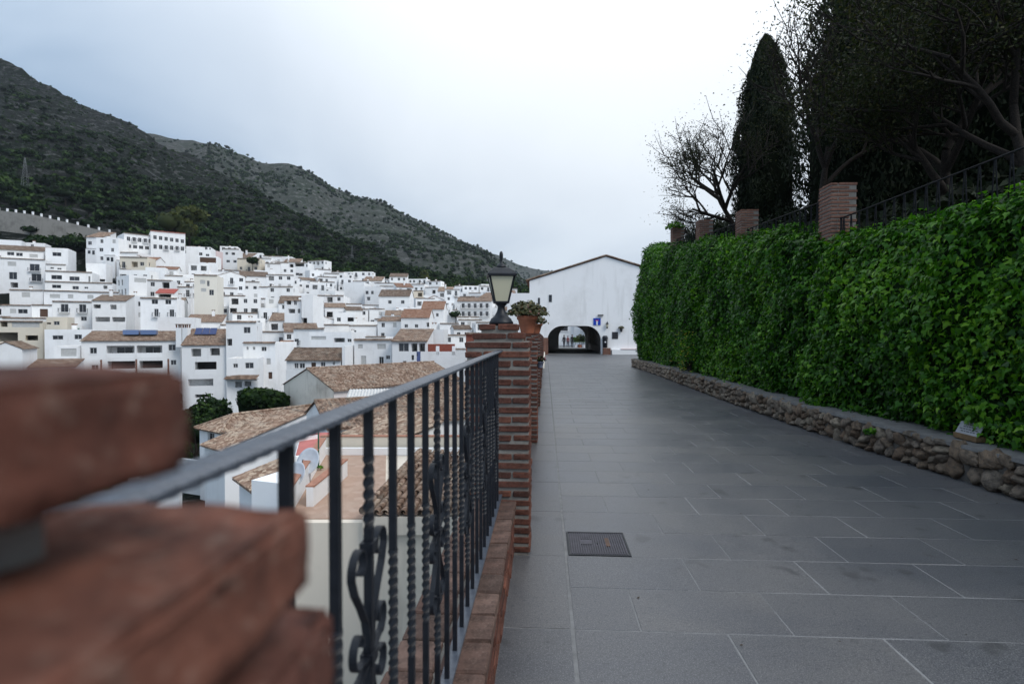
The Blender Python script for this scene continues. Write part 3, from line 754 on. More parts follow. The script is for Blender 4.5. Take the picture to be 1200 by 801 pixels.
# ================================================================== POTS ON THE PILLARS
def leaf_ball(name,parent,c,r,n,size,mat,seed,up=0.25,shape=(1,1,0.7)):
    q=np.random.RandomState(seed); d=q.normal(size=(n,3)); d/=np.linalg.norm(d,axis=1,keepdims=True); d[:,2]=np.abs(d[:,2])*1.0-0.15
    lump=1+0.35*np.array([noise.noise(Vector(x)*2.6+Vector((seed,0,0))) for x in d])
    pos=d*(r*lump*(0.45+0.55*q.rand(n)**0.5))[:,None]*np.array(shape)+np.array(c)
    T=[(0,-.5,0),(.32,-.05,.08),(.2,.35,.1),(0,.55,-.05),(-.2,.35,.1),(-.32,-.05,.08)]; TF=[(0,1,5),(1,2,5),(2,4,5),(2,3,4)]
    V,F=scatter(T,TF,pos,frames(d+0.6*q.normal(size=(n,3))+np.array([0,0,up]),q.normal(size=(n,3))+d),size*(0.6+0.7*q.rand(n)))
    return link(name,np_mesh(name,V,F,mat,np.repeat(q.rand(n),6)),parent)
def pot(label,x,y,z,rb,rt,h,fol,seed,mat=SUCC,n=420,size=.05,potm=TERRA,flowers=None):
    t=thing('potted_plant',label,'plant',(x,y,z))
    m=MB(); m.lathe([(rb,0),(rb*1.02,.01),(rt*.97,h*.78),(rt*1.08,h*.80),(rt*1.1,h),(rt*.95,h),(rt*.92,h*.88)],22); p=m.build('pot',potm,t,True)
    m=MB(); m.lathe([(.01,h*.86),(rt*.9,h*.9)],14); m.build('soil',EARTH,p)
    leaf_ball('foliage',t,(0,0,h+fol*.15),fol,n,size,mat,seed)
    m=MB()
    for k in range(9):
        a=k*2.4; m.tube([(0,0,h*.88),(math.cos(a)*fol*.3,math.sin(a)*fol*.3,h+fol*.1),(math.cos(a)*fol*.75,math.sin(a)*fol*.75,h+fol*.42)],[.008,.006,.003],5)
    m.build('stem',BARK,t)
    if flowers:
        q=random.Random(seed); m=MB()
        for k in range(18):
            a=q.uniform(0,6.3); rr=fol*q.uniform(.4,.95); m.lathe([(.002,0),(.014,.008),(.016,.012)],6,(rr*math.cos(a),rr*math.sin(a),h+fol*q.uniform(.1,.6)))
        m.build('flower',flowers,t)
    return t
pot('large terracotta pot of olive and reddish succulents behind the lantern',-0.255,PIL[1]+.21,1.54,.09,.138,.25,.27,3,n=950,size=.055)
pot('smaller terracotta pot of straggly plants on the third pillar',-0.22,PIL[2]+.2,1.54,.10,.15,.20,.26,8,n=520,size=.06)
o=pot('small hanging flower pot fixed to the path side of the second pillar',-0.072,PIL[1]+.10,1.06,.035,.05,.09,.085,12,OAK,150,.035,plain('grey_blue_pot',(0.16,0.18,0.24),0.5),PETALR)
m=MB(); m.tube([(-.03,0,.07),(0,0,.07)],.006,6); m.build('bracket',IRON,o)

# ================================================================== STONE WALL UNDER THE IVY
WX=4.07; WY0,WY1=2.2,27.2; WH=0.365
def wall_x(y): return WX+0.31*(max(0,(14-y)/8.5))**2
t=thing('rubble_stone_wall','low wall of round brown rubble stones under the ivy','wall')
m=MB(); n=60
for i in range(n):
    a=WY0+(WY1-WY0)*i/n; b=WY0+(WY1-WY0)*(i+1)/n; xa=wall_x(a)+.05; xb=wall_x(b)+.05; za,zb_=path_z(a),path_z(b)
    m.add([(xa,a,za-.05),(xb,b,zb_-.05),(xb,b,zb_+WH-.02),(xa,a,za+WH-.02),(xa+.7,a,za+WH-.02),(xb+.7,b,zb_+WH-.02)],[(1,0,3,2),(2,3,4,5)])
m.add([(wall_x(WY1)+.05,WY1,-.2),(wall_x(WY1)+.75,WY1,-.2),(wall_x(WY1)+.75,WY1,WH-.07),(wall_x(WY1)+.05,WY1,WH-.07)],[(1,0,3,2)])
m.build('mortar_core',mk_mortar('dark_wall_mortar',(0.16,0.145,0.13)),t)
stv=[]
for s in range(9):
    bm=bmesh.new(); bmesh.ops.create_icosphere(bm,subdivisions=3,radius=1)
    sd_=Vector((s*3.7,s*1.3,s)); nrms=[Vector((rnd.uniform(-1,1),rnd.uniform(-1,1),rnd.uniform(-1,1))).normalized() for _ in range(10)]
    for v in bm.verts:
        d=v.co.copy(); k=1.0
        for nn in nrms: 
            dd=d.dot(nn)
            if dd>0.62: k=min(k,0.62/dd)
        k=k*1.22+0.18*noise.noise(d*2.2+sd_)+0.13*noise.noise(d*4.5+sd_)+0.09*noise.noise(d*10+sd_)
        v.co=d*k
    me=bpy.data.meshes.new('stone'); bm.to_mesh(me); bm.free(); me.materials.append(RUBBLE); me.polygons.foreach_set('use_smooth',[True]*len(me.polygons)); stv.append(me)
stones=[]
zrow=[0.0,0.0]
y=WY0
# columns of 2-4 stones, heights shuffled, columns jittered
while y<WY1-.1:
    big=rnd.random()<0.2; wd=rnd.uniform(.19,.29) if big else rnd.uniform(.11,.19)
    zc=0.0
    while zc<WH-.05:
        h=min(rnd.uniform(.14,.22) if big else rnd.uniform(.075,.15),WH-zc+.02)
        stones.append((y+wd/2+rnd.uniform(-.035,.035),zc+h/2,wd*rnd.uniform(.9,1.12),h)); zc+=h*0.93
    y+=wd*0.93
stones.sort()
j=MB(); cnt=0
for (yy,zc,wd,h) in stones:
    me=stv[rnd.randint(0,8)]; loc=(wall_x(yy)+.055+rnd.uniform(-.015,.01),yy,zc+path_z(yy)); rot=(rnd.uniform(-.5,.5),rnd.uniform(-.3,.3),rnd.uniform(-.3,.3)); scl=(rnd.uniform(.075,.10),wd*.53,h*.56)
    if yy>4.2 and cnt<300: link('stone',me,t,loc,rot,scl); cnt+=1
    else:
        M=Matrix.LocRotScale(Vector(loc),Matrix.Rotation(rot[0],3,'X'),Vector(scl)); j.add([M@v.co for v in me.vertices],[tuple(p.vertices) for p in me.polygons])
stuff(j.build('stone',RUBBLE,t,True))
# rough cement coping
m=MB(); n=150; vs=[]; fs=[]
for i in range(n+1):
    y=WY0+(WY1-WY0)*i/n; x=wall_x(y); q=noise.noise(Vector((0,y*4,1)))*.02; q2=noise.noise(Vector((3,y*5,1)))*.012; z=WH+path_z(y)
    vs+=[(x+.02+q,y,z-.025),(x+.03+q,y,z+.012+q2),(x+.30,y,z+.03+q2),(x+.75,y,z+.03)]
for i in range(n):
    for c in range(3): a=i*4+c; fs.append((a,a+1,a+5,a+4))
m.add(vs,fs); m.build('coping',mk_mortar('grey_cement_coping',(0.19,0.185,0.18)),t)

# ================================================================== IVY
def hedge_top(y): return float(np.interp(y,[0,6,9,12.3,19.8,27.5],[3.10,3.12,3.10,3.66,4.56,5.66]))
LEAFT=[(0,0,0),(.30,-.10,.03),(.52,.22,-.03),(.26,.42,.04),(0,1.0,-.10),(-.26,.42,.04),(-.52,.22,-.03),(-.30,-.10,.03),(0,.32,.10)]
LEAFF=[(8,0,1),(8,1,2),(8,2,3),(8,3,4),(8,4,5),(8,5,6),(8,6,7),(8,7,0)]
def hedge_surf(y,s):
    """point and outward normal; s metres up the face, over the shoulder and back"""
    top=hedge_top(y); zb=WH-0.05+path_z(y); R=0.45; hf=top-R-zb
    far=max(0,(y-14)/13); bul=0.12*math.sin(math.pi*min(1,s/max(hf,.1)))*(1+2.4*far)
    x0=wall_x(y)+.36-bul; XS=wall_x(y)+.36
    if y>25.6:   # rounds off at the far end
        e=(y-25.6)/1.9; x0+=0.9*e*e
    if s<hf: p=Vector((x0,y,zb+s)); nv=Vector((-1,0,0.05))
    else:
        a=(s-hf)/R
        if a<math.pi/2: p=Vector((XS+R-R*math.cos(a),y,top-R+R*math.sin(a))); nv=Vector((-math.cos(a),0,math.sin(a)))
        else: p=Vector((XS+R+(s-hf-R*math.pi/2),y,top)); nv=Vector((0,0,1))
        if y>25.6: p.x+=0.9*e*e
    q=Vector((p.y*0.9,p.z*0.9,1.0)); nn=noise.fractal(q,1,2,4)*0.20+noise.noise(q*3.2)*0.10+noise.noise(q*0.55+Vector((7,0,0)))*0.16
    return p+nv*nn, nv
ivy=thing('ivy_hedge','tall dense ivy covering the retaining wall beside the path','ivy',(4.6,14,WH))
# dark green backing surface added behind the leaves to block see-through
ny_,ns_=160,40; V=[]
for i in range(ny_):
    y=1.5+26.0*i/(ny_-1); top=hedge_top(y); S=(top-WH)+1.2
    for k in range(ns_):
        p,nv=hedge_surf(y,S*k/(ns_-1)); p=p-nv*0.13; V.append((p.x-4.6,p.y-14,p.z-WH))
F=[(i*ns_+k,i*ns_+k+1,(i+1)*ns_+k+1,(i+1)*ns_+k) for i in range(ny_-1) for k in range(ns_-1)]
IVYC=mk_leaf('ivy_old_growth',[(0,(0.012,0.030,0.008)),(1,(0.02,0.045,0.01))],0.8,0.0,0.1)
link('old_growth',np_mesh('old_growth',V,F,IVYC,np.zeros(len(V)),True),ivy)
def ivy_leaves(n,ya,yb,size,rs):
    P=np.zeros((n,3)); N=np.zeros((n,3))
    for i in range(n):
        y=ya+(yb-ya)*rs.rand(); top=hedge_top(y); S=(top-WH)+1.0
        p,nv=hedge_surf(y,S*rs.rand()); p=p+nv*(0.16*rs.rand()-0.10+(0.16*rs.rand() if rs.rand()<.035 else 0)); P[i]=p; N[i]=nv
    nrm=N*1.0+np.array([0,0,0.40])+0.62*rs.normal(size=(n,3)); tip=np.array([-0.35,0,-1.0])+0.55*rs.normal(size=(n,3))
    sz=size*(0.45+0.6*rs.rand(n)+0.35*rs.rand(n)**4); rot=frames(nrm,tip)
    pn=np.array([noise.noise(Vector((p[1]*0.7,p[2]*0.7,4))) for p in P])
    tone=np.clip(0.42+0.38*pn+0.24*rs.normal(size=n)+(rs.rand(n)<0.05)*0.3,0,1)
    return P,rot,sz,tone
rs=np.random.RandomState(3); bv=[];bf=[];bt=[];off=0
near=None
for (n,ya,yb,size) in ((21000,3.4,8.5,.080),(21000,8.5,14,.082),(19000,14,21,.088),(16000,21,27.4,.098)):
    P,rot,sz,tone=ivy_leaves(n,ya,yb,size,rs)
    keep=np.ones(n,bool)
    if near is None:
        # the 300 nearest leaves in view stand as leaves of their own
        dist=np.linalg.norm(P-np.array([0,0,EYE]),axis=1); ang=np.degrees(np.arctan2(P[:,0],P[:,1]))
        # largest in view: near the frame edge on the right, front face
        ok=(ang<44)&(ang>0)&(P[:,2]<2.9)&(P[:,2]>.5)&(P[:,0]<wall_x(6)+.45)
        idx=np.argsort(np.where(ok,dist,99)-sz*8)[:300]; keep[idx]=False; near=(P[idx],rot[idx],sz[idx],tone[idx])
    V,F=scatter(LEAFT,LEAFF,P[keep]-np.array([4.6,14,WH]),rot[keep],sz[keep]); bv.append(V);bf.append(F+off);off+=len(V);bt.append(np.repeat(tone[keep],9))
stuff(link('foliage',np_mesh('foliage',np.vstack(bv),np.vstack(bf),IVY,np.concatenate(bt)),ivy))
lm=[np_mesh('leaf',np.array(LEAFT),np.array(LEAFF),IVY,np.full(9,tv)) for tv in (.2,.4,.55,.75)]
for p,r_,s_,tn in zip(*near):
    o=link('leaf',lm[min(3,int(tn*4))],ivy); o.matrix_parent_inverse=Matrix.Identity(4)
    o.matrix_basis=Matrix.LocRotScale(Vector(p)-Vector((4.6,14,WH)),Matrix(r_.tolist()),Vector((s_,)*3))
# shrub with small yellow flowers growing against the ivy
t=thing('flowering_shrub','dark green shrub with tiny yellow flowers at the foot of the ivy','shrub',(4.30,17.2,WH-.1))
leaf_ball('foliage',t,(0,0,.55),.85,2600,.06,IVY,31,shape=(.55,1.0,1.1))
m=MB(); q=random.Random(4)
for k in range(70):
    a=q.uniform(1.7,4.6); h=q.uniform(.1,1.35); rr=.42*math.sqrt(max(.1,1-((h-.6)/.95)**2)); m.lathe([(.003,0),(.022,.006),(.02,.014)],6,(rr*math.cos(a)*1.0,q.uniform(-.8,.8),h))
m.build('flower',PETAL,t)
m=MB()
for k in range(7): m.tube([(0,k*.03-.1,0),(-.05,(k-3)*.12,.5),(-.1,(k-3)*.22,1.0)],[.015,.01,.004],5)
m.build('stem',BARK,t)
# small fern tuft sprouting from the stones
t=thing('wall_plant','bright green tuft sprouting from a joint of the rubble wall','plant',(wall_x(7.6)-.03,7.6,.26))
leaf_ball('foliage',t,(0,0,0),.09,90,.06,IVY,37)
MB().tube([(.06,0,-.02),(0,0,.02)],[.006,.003],5).build('stem',BARK,t)
# weathered notice plate half hidden by the ivy
t=thing('notice_plate','white notice plate with blurred dark lines on a wooden block by the wall','sign',(wall_x(6.4)+.22,6.4,WH+.035),rad(0))
MB().box((-.02,-.17,0),(.10,.17,.055)).build('block',plain('old_wood',(0.16,0.10,0.05),0.8,var=.3,scale=14),t)
M=Matrix.Translation((.0,0,.055))@Matrix.Rotation(rad(28),4,'Y')
PLATE=plain('white_plate',(0.30,0.31,0.33),0.6); INK=plain('dark_print',(0.08,0.08,0.09),0.6)
p=MB().box((-.002,-.165,0),(.008,.165,.14),0,M).build('plate',PLATE,t)
q=random.Random(9)
for r_ in range(4):
    yy=-.09-q.uniform(0,.03); 
    while yy<.10:
        wd=q.uniform(.02,.05); MB().box((-.0035,yy,.025+r_*.027),(-.0028,yy+wd,.037+r_*.027),0,M).build('print_line',INK,p); yy+=wd+.012

# ================================================================== TERRACE ABOVE
m=MB(); 
ys=[0,3,6,8,9,10,12.3,16,19.8,24,27.3]
for a,b in zip(ys[:-1],ys[1:]):
    za=hedge_top(a)-.45; zb_=hedge_top(b)-.45
    m.quad((4.95,a,za),(9.5,a,za),(9.5,b,zb_),(4.95,b,zb_)); m.quad((9.5,a,za),(40,a,2.0),(40,b,2.0),(9.5,b,zb_))
m.add([(4.95,27.3,-1),(9.5,27.3,-1),(9.5,27.3,hedge_top(27.3)-.45),(4.95,27.3,hedge_top(27.3)-.45)],[(0,1,2,3)]); m.quad((9.5,27.3,-1),(40,27.3,-1),(40,27.3,2.0),(9.5,27.3,hedge_top(27.3)-.45))
for a,b in zip(ys[:-1],ys[1:]): m.add([(4.95,a,-1),(4.95,b,-1),(4.95,b,hedge_top(b)-.45),(4.95,a,hedge_top(a)-.45)],[(0,3,2,1)])
o=m.build('terrace_ground',EARTH); struct(o)
PIERS=[(10.1,4.07),(14.5,4.57),(18.3,5.06),(22.0,5.52)]
PLAB=['large brown brick pier standing above the ivy, nearest of the four','second brown brick pier above the ivy, below the tall cypress','third brown brick pier above the ivy','last brown brick pier above the ivy, with greenery on its top']
PCX=5.0
for (y,top),lab in zip(PIERS,PLAB):
    t=thing('brick_pier',lab,'pier',(PCX,y,top-1.35)); s=.215
    cs=full_courses(-s,s,-s,s,0.0,1.35,.0615)
    brick_courses(t,[c for c in cs if c[4]>.30],BRICKD,skip=lambda cx,cy,r: (cx>.09 and r==1))
    MB().box((-s+.012,-s+.012,-.6),(s-.012,s-.012,1.335)).build('mortar_core',MORTAR,t)
leafo=thing('pier_creeper','green creeper spilling over the top of the last pier','plant',(PCX,22.0,5.52))
leaf_ball('foliage',leafo,(-.1,-.1,.0),.36,420,.085,IVY,41)
MB().tube([(0,0,-.02),(-.1,-.1,.1)],[.012,.006],5).build('stem',BARK,leafo)
# fence of splayed bars
BAYS=[(4.2,9.86,3.46,3.46,'nearest bay of the black fence of splayed bars above the ivy'),(10.34,14.26,3.88,4.08,'second bay of the splayed bar fence, beyond the nearest pier'),(14.74,18.06,4.36,4.58,'third bay of the splayed bar fence, between two piers'),(18.54,21.76,4.84,5.05,'last bay of the splayed bar fence')]
FENCE=plain('dull_black_fence_iron',(0.008,0.008,0.010),0.7,0.2)
for (ya,yb,za,zb_,lab) in BAYS:
    t=thing('bar_fence',lab,'fence',(4.93,ya,za-1.0)); L=yb-ya
    up=lambda y: 1.0+(zb_-za)*y/L
    MB().tube([(0,0,1.0),(0,L,1.0+zb_-za)],.012,6).build('top_rail',FENCE,t)
    MB().tube([(0,0,.08),(0,L,.08+zb_-za)],.010,6).build('bottom_rail',FENCE,t)
    n=int(L/.225)
    for i in range(n):
        yc=(i+.5)*L/n
        for s in (-1,1): MB().tube([(0,yc+s*.075,up(yc)-.92),(0,yc+s*.008,up(yc)-.005)],.009,4).build('bar',FENCE,t)
    for yy in (0.03,L-.03): MB().tube([(0,yy,-.3),(0,yy,up(yy)+.02)],.02,6).build('post',FENCE,t)

# ================================================================== TREES ON THE TERRACE
def tree(label,base,h,lean,seed,levels,nleaf,lsize,mat,group=None,name='broadleaf_tree',spread=0.75,trunk=0.2,fork=0.25,up=0.35):
    r=random.Random(seed); t=thing(name,label,'tree',base,0,group); tr=MB(); lv=[]
    def grow(p,d,L,rad_,lev):
        n=5; pts=[p]; q=p.copy(); dd=d.copy()
        for i in range(n):
            dd=(dd+Vector((r.uniform(-1,1),r.uniform(-1,1),r.uniform(-.6,.9)))*0.17).normalized(); q=q+dd*(L/n); pts.append(q.copy())
        tr.tube(pts,[rad_*(1-.5*i/n) for i in range(n+1)],6 if lev<2 else 4,cap=False)
        if lev>=levels:
            for i in range(nleaf):
                k=r.random(); b=pts[min(n,int(k*n)+1)]; lv.append(b+Vector((r.gauss(0,1),r.gauss(0,1),r.gauss(0,1)))*L*.28)
            return
        nb=r.choice((3,4,4,5)) if lev>0 else r.choice((4,5))
        for b in range(nb):
            k=r.uniform(.35,1.0) if lev>0 else r.uniform(.55,1.0); s=pts[min(n,max(1,int(round(k*n))))]
            a=r.uniform(0,6.28) if lev>0 else b*6.28/nb+r.uniform(-.5,.5); side=Vector((math.cos(a),math.sin(a),0)); side=(side-dd*side.dot(dd)); side=side.normalized() if side.length>.1 else dd.orthogonal().normalized()
            nd=(dd*(1-spread*.5)+side*spread*r.uniform(.6,1.1)+Vector((0,0,up))+Vector(lean)*.35).normalized()
            grow(s,nd,L*r.uniform(.62,.85),rad_*.55,lev+1)
    grow(Vector((0,0,-.2)),(Vector((0,0,1))+Vector(lean)*.3).normalized(),h*fork+.2,trunk,0)
    tr.build('trunk',BARK,t,True)
    n=len(lv); q=np.random.RandomState(seed); P=np.array(lv)
    T=[(0,-.5,0),(.28,0,.06),(0,.55,0),(-.28,0,.06)]; TF=[(0,1,2),(0,2,3)]
    V,F=scatter(T,TF,P,frames(q.normal(size=(n,3))+np.array([0,0,.4]),q.normal(size=(n,3))),lsize*(.6+.8*q.rand(n)))
    link('crown',np_mesh('crown',V,F,mat,np.repeat(q.rand(n),4)),t); return t
CYPC=plain('dark_inner_shoots',(0.006,0.009,0.005),0.9,0.05,var=.4,scale=5)
def cypress(label,base,h,w_,seed,n,group=None,name='cypress_tree',fat=1.0,lsize=.16,mat=CYP):
    t=thing(name,label,'tree',base,0,group); q=np.random.RandomState(seed)
    u=q.rand(n)**0.85; a=q.rand(n)*6.283
    prof=lambda u: np.minimum(1,(u/.10+.45))*np.clip(1-np.clip(u-.35,0,1)**1.6*2.0,.0,1)**.62
    R=w_/2*prof(u)
    lump=np.array([noise.fractal(Vector((math.cos(x)*1.3,math.sin(x)*1.3,z*h*.55))+Vector((seed,0,0)),1,2,4) for x,z in zip(a,u)])
    R=R*(1+.40*lump)*(0.80+0.22*q.rand(n)); z=u*h
    P=np.stack([R*np.cos(a),R*np.sin(a),z],1); o_=np.stack([np.cos(a),np.sin(a),np.zeros(n)],1)
    T=[(-.22,-.5,0),(.22,-.45,.04),(.12,.3,.06),(0,.7,-.02),(-.14,.25,.05)]; TF=[(0,1,2),(0,2,4),(2,3,4)]
    V,F=scatter(T,TF,P,frames(o_+.45*q.normal(size=(n,3)),np.array([0,0,1.])+.35*o_+.3*q.normal(size=(n,3))),lsize*(.6+.9*q.rand(n)))
    link('crown',np_mesh('crown',V,F,mat,np.repeat(np.clip(.5+.5*lump+.2*q.normal(size=n),0,1),5)),t)
    # near-black core added inside so the crown reads solid
    m=MB(); pr=[(max(.02,w_/2*.82*float(prof(np.array([k/16.])) [0])),h*k/16.*.97) for k in range(17)]; m.lathe(pr,12); co=m.build('inner_growth',CYPC,t,True)
    MB().tube([(0,0,-.6),(0,0,h*.3)],[w_*.09,w_*.05],8).build('trunk',BARK,t); return t
# dark undergrowth between the fence and the trees
q=np.random.RandomState(8); n=22000; X=5.35+4.3*q.rand(n)**1.2; Yq=4.5+22*q.rand(n)
hh=np.array([noise.noise(Vector((x*.8,y*.5,2))) for x,y in zip(X,Yq)]); Zq=np.array([hedge_top(y)-.45 for y in Yq])+(.75+.6*hh)*q.rand(n)*(.7+.42*(X-5.35))
T=[(0,-.5,0),(.28,0,.06),(0,.55,0),(-.28,0,.06)]; TF=[(0,1,2),(0,2,3)]
V,F=scatter(T,TF,np.stack([X,Yq,Zq],1),frames(q.normal(size=(n,3))+np.array([-.5,-.3,.5]),q.normal(size=(n,3))),.17*(.6+.8*q.rand(n)))
o=link('undergrowth',np_mesh('undergrowth',V,F,CYP,np.repeat(q.rand(n),4))); stuff(o); o['label']='dark leafy undergrowth behind the splayed bar fence'; o['category']='undergrowth'
def hz(x,y): return hedge_top(y)-.45+(x-4.95)*2.5/35
cypress('tall slender dark cypress rising alone against the sky',at(895,20,4.55),7.35,2.15,5,26000,lsize=.10)
cypress('broad dark conifer behind the nearest brick pier',at(1040,14.5,3.9),8.6,4.4,9,30000,name='conifer_tree',lsize=.11)
cypress('black green conifer filling the sky behind the fence at the frame edge',at(1215,13.0,3.6),9.5,5.2,19,26000,name='conifer_tree',lsize=.11)
cypress('low dark conifer hedge mass behind the big branching tree',at(1130,16.0,4.0),7.5,6.5,29,22000,name='conifer_tree',lsize=.12)
tree('big branching tree with pale limbs leaning over the fence',at(1122,10.6,3.15),9.0,(-.55,-.1,0),21,4,60,.06,OAK,spread=.85,trunk=.14,fork=.20)
tree('second leafy tree whose twigs cross the sky beside the cypress',at(962,13.0,3.6),10.0,(.05,.1,0),33,4,18,.055,OAK,spread=.75,trunk=.11,fork=.22)
tree('sparse spreading tree reaching out left of the tall cypress',at(872,19.0,4.3),9.5,(-.80,0,0),47,4,22,.055,OAK,spread=.85,trunk=.12,fork=.20)
tree('leafy tree overhanging the top corner of the picture',at(1230,8.6,2.9),9.5,(-.55,.1,0),53,4,60,.06,OAK,spread=.85,trunk=.12,fork=.25)
tree('thin bare tree low on the skyline behind the last pier',at(815,27,5.2),4.2,(-.3,0,0),61,4,1,.07,OAK,spread=.9,trunk=.07,fork=.2)
t=thing('round_bush','dark round bush on the skyline left of the cypress foot','bush',at(838,25,5.0))
leaf_ball('foliage',t,(0,0,.6),1.25,2600,.12,CYP,71,shape=(1,1,1.0)); MB().tube([(0,0,-.2),(0,0,.9)],[.08,.04],6).build('stem',BARK,t)

# ================================================================== WHITE HALL WITH THE PASSAGE
HY=48.0; HZ=-.26; HX0,HX1,HXA=-1.33,11.4,5.04; HE,HA=5.92,7.90; TL=18.0
AX0,AX1,AT,AR=0.17,4.66,2.13,1.25
hall=thing('white_hall','white gabled hall with a wide arched passage at the end of the path','building',(0,HY,HZ))
def arch_outline(x0,x1,top,r,n=10):
    pts=[(x0,0)]
    for i in range(n+1): a=math.pi-math.pi/2*i/n; pts.append((x0+r+r*math.cos(a),top-r+r*math.sin(a)))
    for i in range(n+1): a=math.pi/2-math.pi/2*i/n; pts.append((x1-r+r*math.cos(a),top-r+r*math.sin(a)))
    pts.append((x1,0)); return pts
def arch_wall(y0,y1,x0,x1,prof_top,ax0,ax1,at_,ar,mat,name,parent):
    """wall with an arched hole between planes y0 and y1; prof_top(x) height of wall top"""
    o=arch_outline(ax0,ax1,at_,ar); m=MB()
    for (ya,fl) in ((y0,False),(y1,True)):
        def q(*p):
            p=[(a,ya,b) for a,b in p]; m.add(p if not fl else p[::-1],[tuple(range(len(p)))])
        q((x0,0),(ax0,0),(ax0,prof_top(ax0)),(x0,prof_top(x0)))
        q((ax1,0),(x1,0),(x1,prof_top(x1)),(HXA if ax1<HXA<x1 else (ax1+x1)/2,prof_top(HXA if ax1<HXA<x1 else (ax1+x1)/2)),(ax1,prof_top(ax1)))
        for a,b in zip(o[1:-2],o[2:-1]):
            if b[0]-a[0]>1e-6: q(a,b,(b[0],prof_top(b[0])),(a[0],prof_top(a[0])))
    for a,b in zip(o[:-1],o[1:]): m.quad((a[0],y0,a[1]),(a[0],y1,a[1]),(b[0],y1,b[1]),(b[0],y0,b[1]))
    return m.build(name,mat,parent)
H0=-HZ
gtop=lambda x: (HE-HZ)+(HA-HE)*(1-abs(x-HXA)/(HXA-HX0))
arch_wall(0,.45,HX0,HX1,gtop,AX0,AX1,AT-HZ,AR,HALLW,'front_wall',hall)
flat=lambda x: HE-HZ
arch_wall(TL,TL+.4,HX0,HX1,flat,1.55,4.6,2.30-HZ,1.3,WHITEB,'rear_wall',hall)
m=MB(); m.box((HX0,.45,-14),(HX0+.35,TL,HE-HZ)); m.box((HX1-.35,.45,0),(HX1,TL,HE-HZ)); m.build('side_wall',WHITE,hall)
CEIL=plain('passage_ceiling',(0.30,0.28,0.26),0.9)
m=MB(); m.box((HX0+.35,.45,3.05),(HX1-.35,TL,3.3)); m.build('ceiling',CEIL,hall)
for k in range(7):
    y=1.6+k*2.4; MB().box((AX0-.4,y,2.85),(AX1+.6,y+.2,3.04)).build('ceiling_beam',WOOD,hall)
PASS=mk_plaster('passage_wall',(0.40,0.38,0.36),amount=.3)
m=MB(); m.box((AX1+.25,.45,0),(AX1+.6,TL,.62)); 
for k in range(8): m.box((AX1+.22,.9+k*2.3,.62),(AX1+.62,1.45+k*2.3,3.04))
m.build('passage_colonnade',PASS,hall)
for k in range(7): MB().box((AX1+.5,1.45+k*2.3,.62),(AX1+.56,.9+(k+1)*2.3,3.04)).build('passage_window',GLASS,hall)
m=MB(); m.box((AX0-.5,.45,0),(AX0-.12,TL*.75,1.35)); m.build('passage_parapet',plain('dark_brick_wall',(0.09,0.05,0.035),0.9,var=.3,scale=6),hall)
m=MB()
for k in range(4): m.box((AX0-.45,3+k*4.2,1.35),(AX0-.15,3.5+k*4.2,3.04))
m.build('passage_post',WOOD,hall)
def corr_roof(m,p0,u,v,pitch=.24,r=.075,rows=1,mi=0,seg=4):
    """barrel tiles: p0 eave corner, u along the eave, v up the slope"""
    p0=Vector(p0);u=Vector(u);v=Vector(v); L=u.length; n=max(2,int(L/pitch)); nn=u.cross(v).normalized(); nn = nn if nn.z>0 else -nn
    rl=v.length/rows; vs=[];fs=[]
    for row in range(rows):
        a=v*(row/rows); b=v*((row+1)/rows); lift=nn*.022
        prof=[]
        for i in range(n):
            for s in range(seg):
                an=math.pi*2*s/seg; prof.append((u*((i+s/seg)/n),nn*(r*.5*(1-math.cos(an)))))
        prof.append((u,nn*0))
        o=len(vs)
        for (q,h) in prof: vs.append(p0+q+h+a+ (lift if rows>1 else nn*0)); vs.append(p0+q+h+b)
        for i in range(len(prof)-1): fs.append((o+2*i,o+2*i+2,o+2*i+3,o+2*i+1))
        if rows>1:   # tile lips
            k=len(vs)
            for (q,h) in prof: vs.append(p0+q+h+a+lift); vs.append(p0+q+h+a-nn*.01)
            for i in range(len(prof)-1): fs.append((k+2*i+2,k+2*i,k+2*i+1,k+2*i+3))
    m.add(vs,fs,mi)
m=MB(); e=.3
for s in (0,1):
    xa=HX0-e if s==0 else HX1+e; za=HE-HZ-e*(HA-HE)/(HXA-HX0)+.10
    if s==0: corr_roof(m,(xa,-.12,za),(0,TL+.4,0),(HXA-xa,0,HA-HZ+.10-za),rows=8)
    else: corr_roof(m,(xa,TL+.28,za),(0,-(TL+.4),0),(HXA-xa,0,HA-HZ+.10-za),rows=8)
roof=m.build('roof',TILEO,hall)
for s in (0,1):   # verge tiles along the gable
    xa,xb=(HX0-e,HXA) if s==0 else (HX1+e,HXA)
    for k in range(22):
        f0,f1=k/22,(k+1.15)/22; za=HE-HZ-e*(HA-HE)/(HXA-HX0); 
        p=lambda f: Vector((xa+(xb-xa)*f,-.09,za+(HA-HZ-za)*f+.13))
        MB().tube([p(f0),p(min(1,f1))],[.075,.06],6).build('verge_tile',TILE,roof)
for (x,z) in ((HX0-.01,3.9),(HX0-.01,4.6)):
    pass
MB().box((.3,-.03,4.4),(.55,.002,5.0)).build('vent_window',GLASS,hall)
MB().box((-.62,-.03,4.2),(-.45,.002,4.75)).build('vent_window',GLASS,hall)
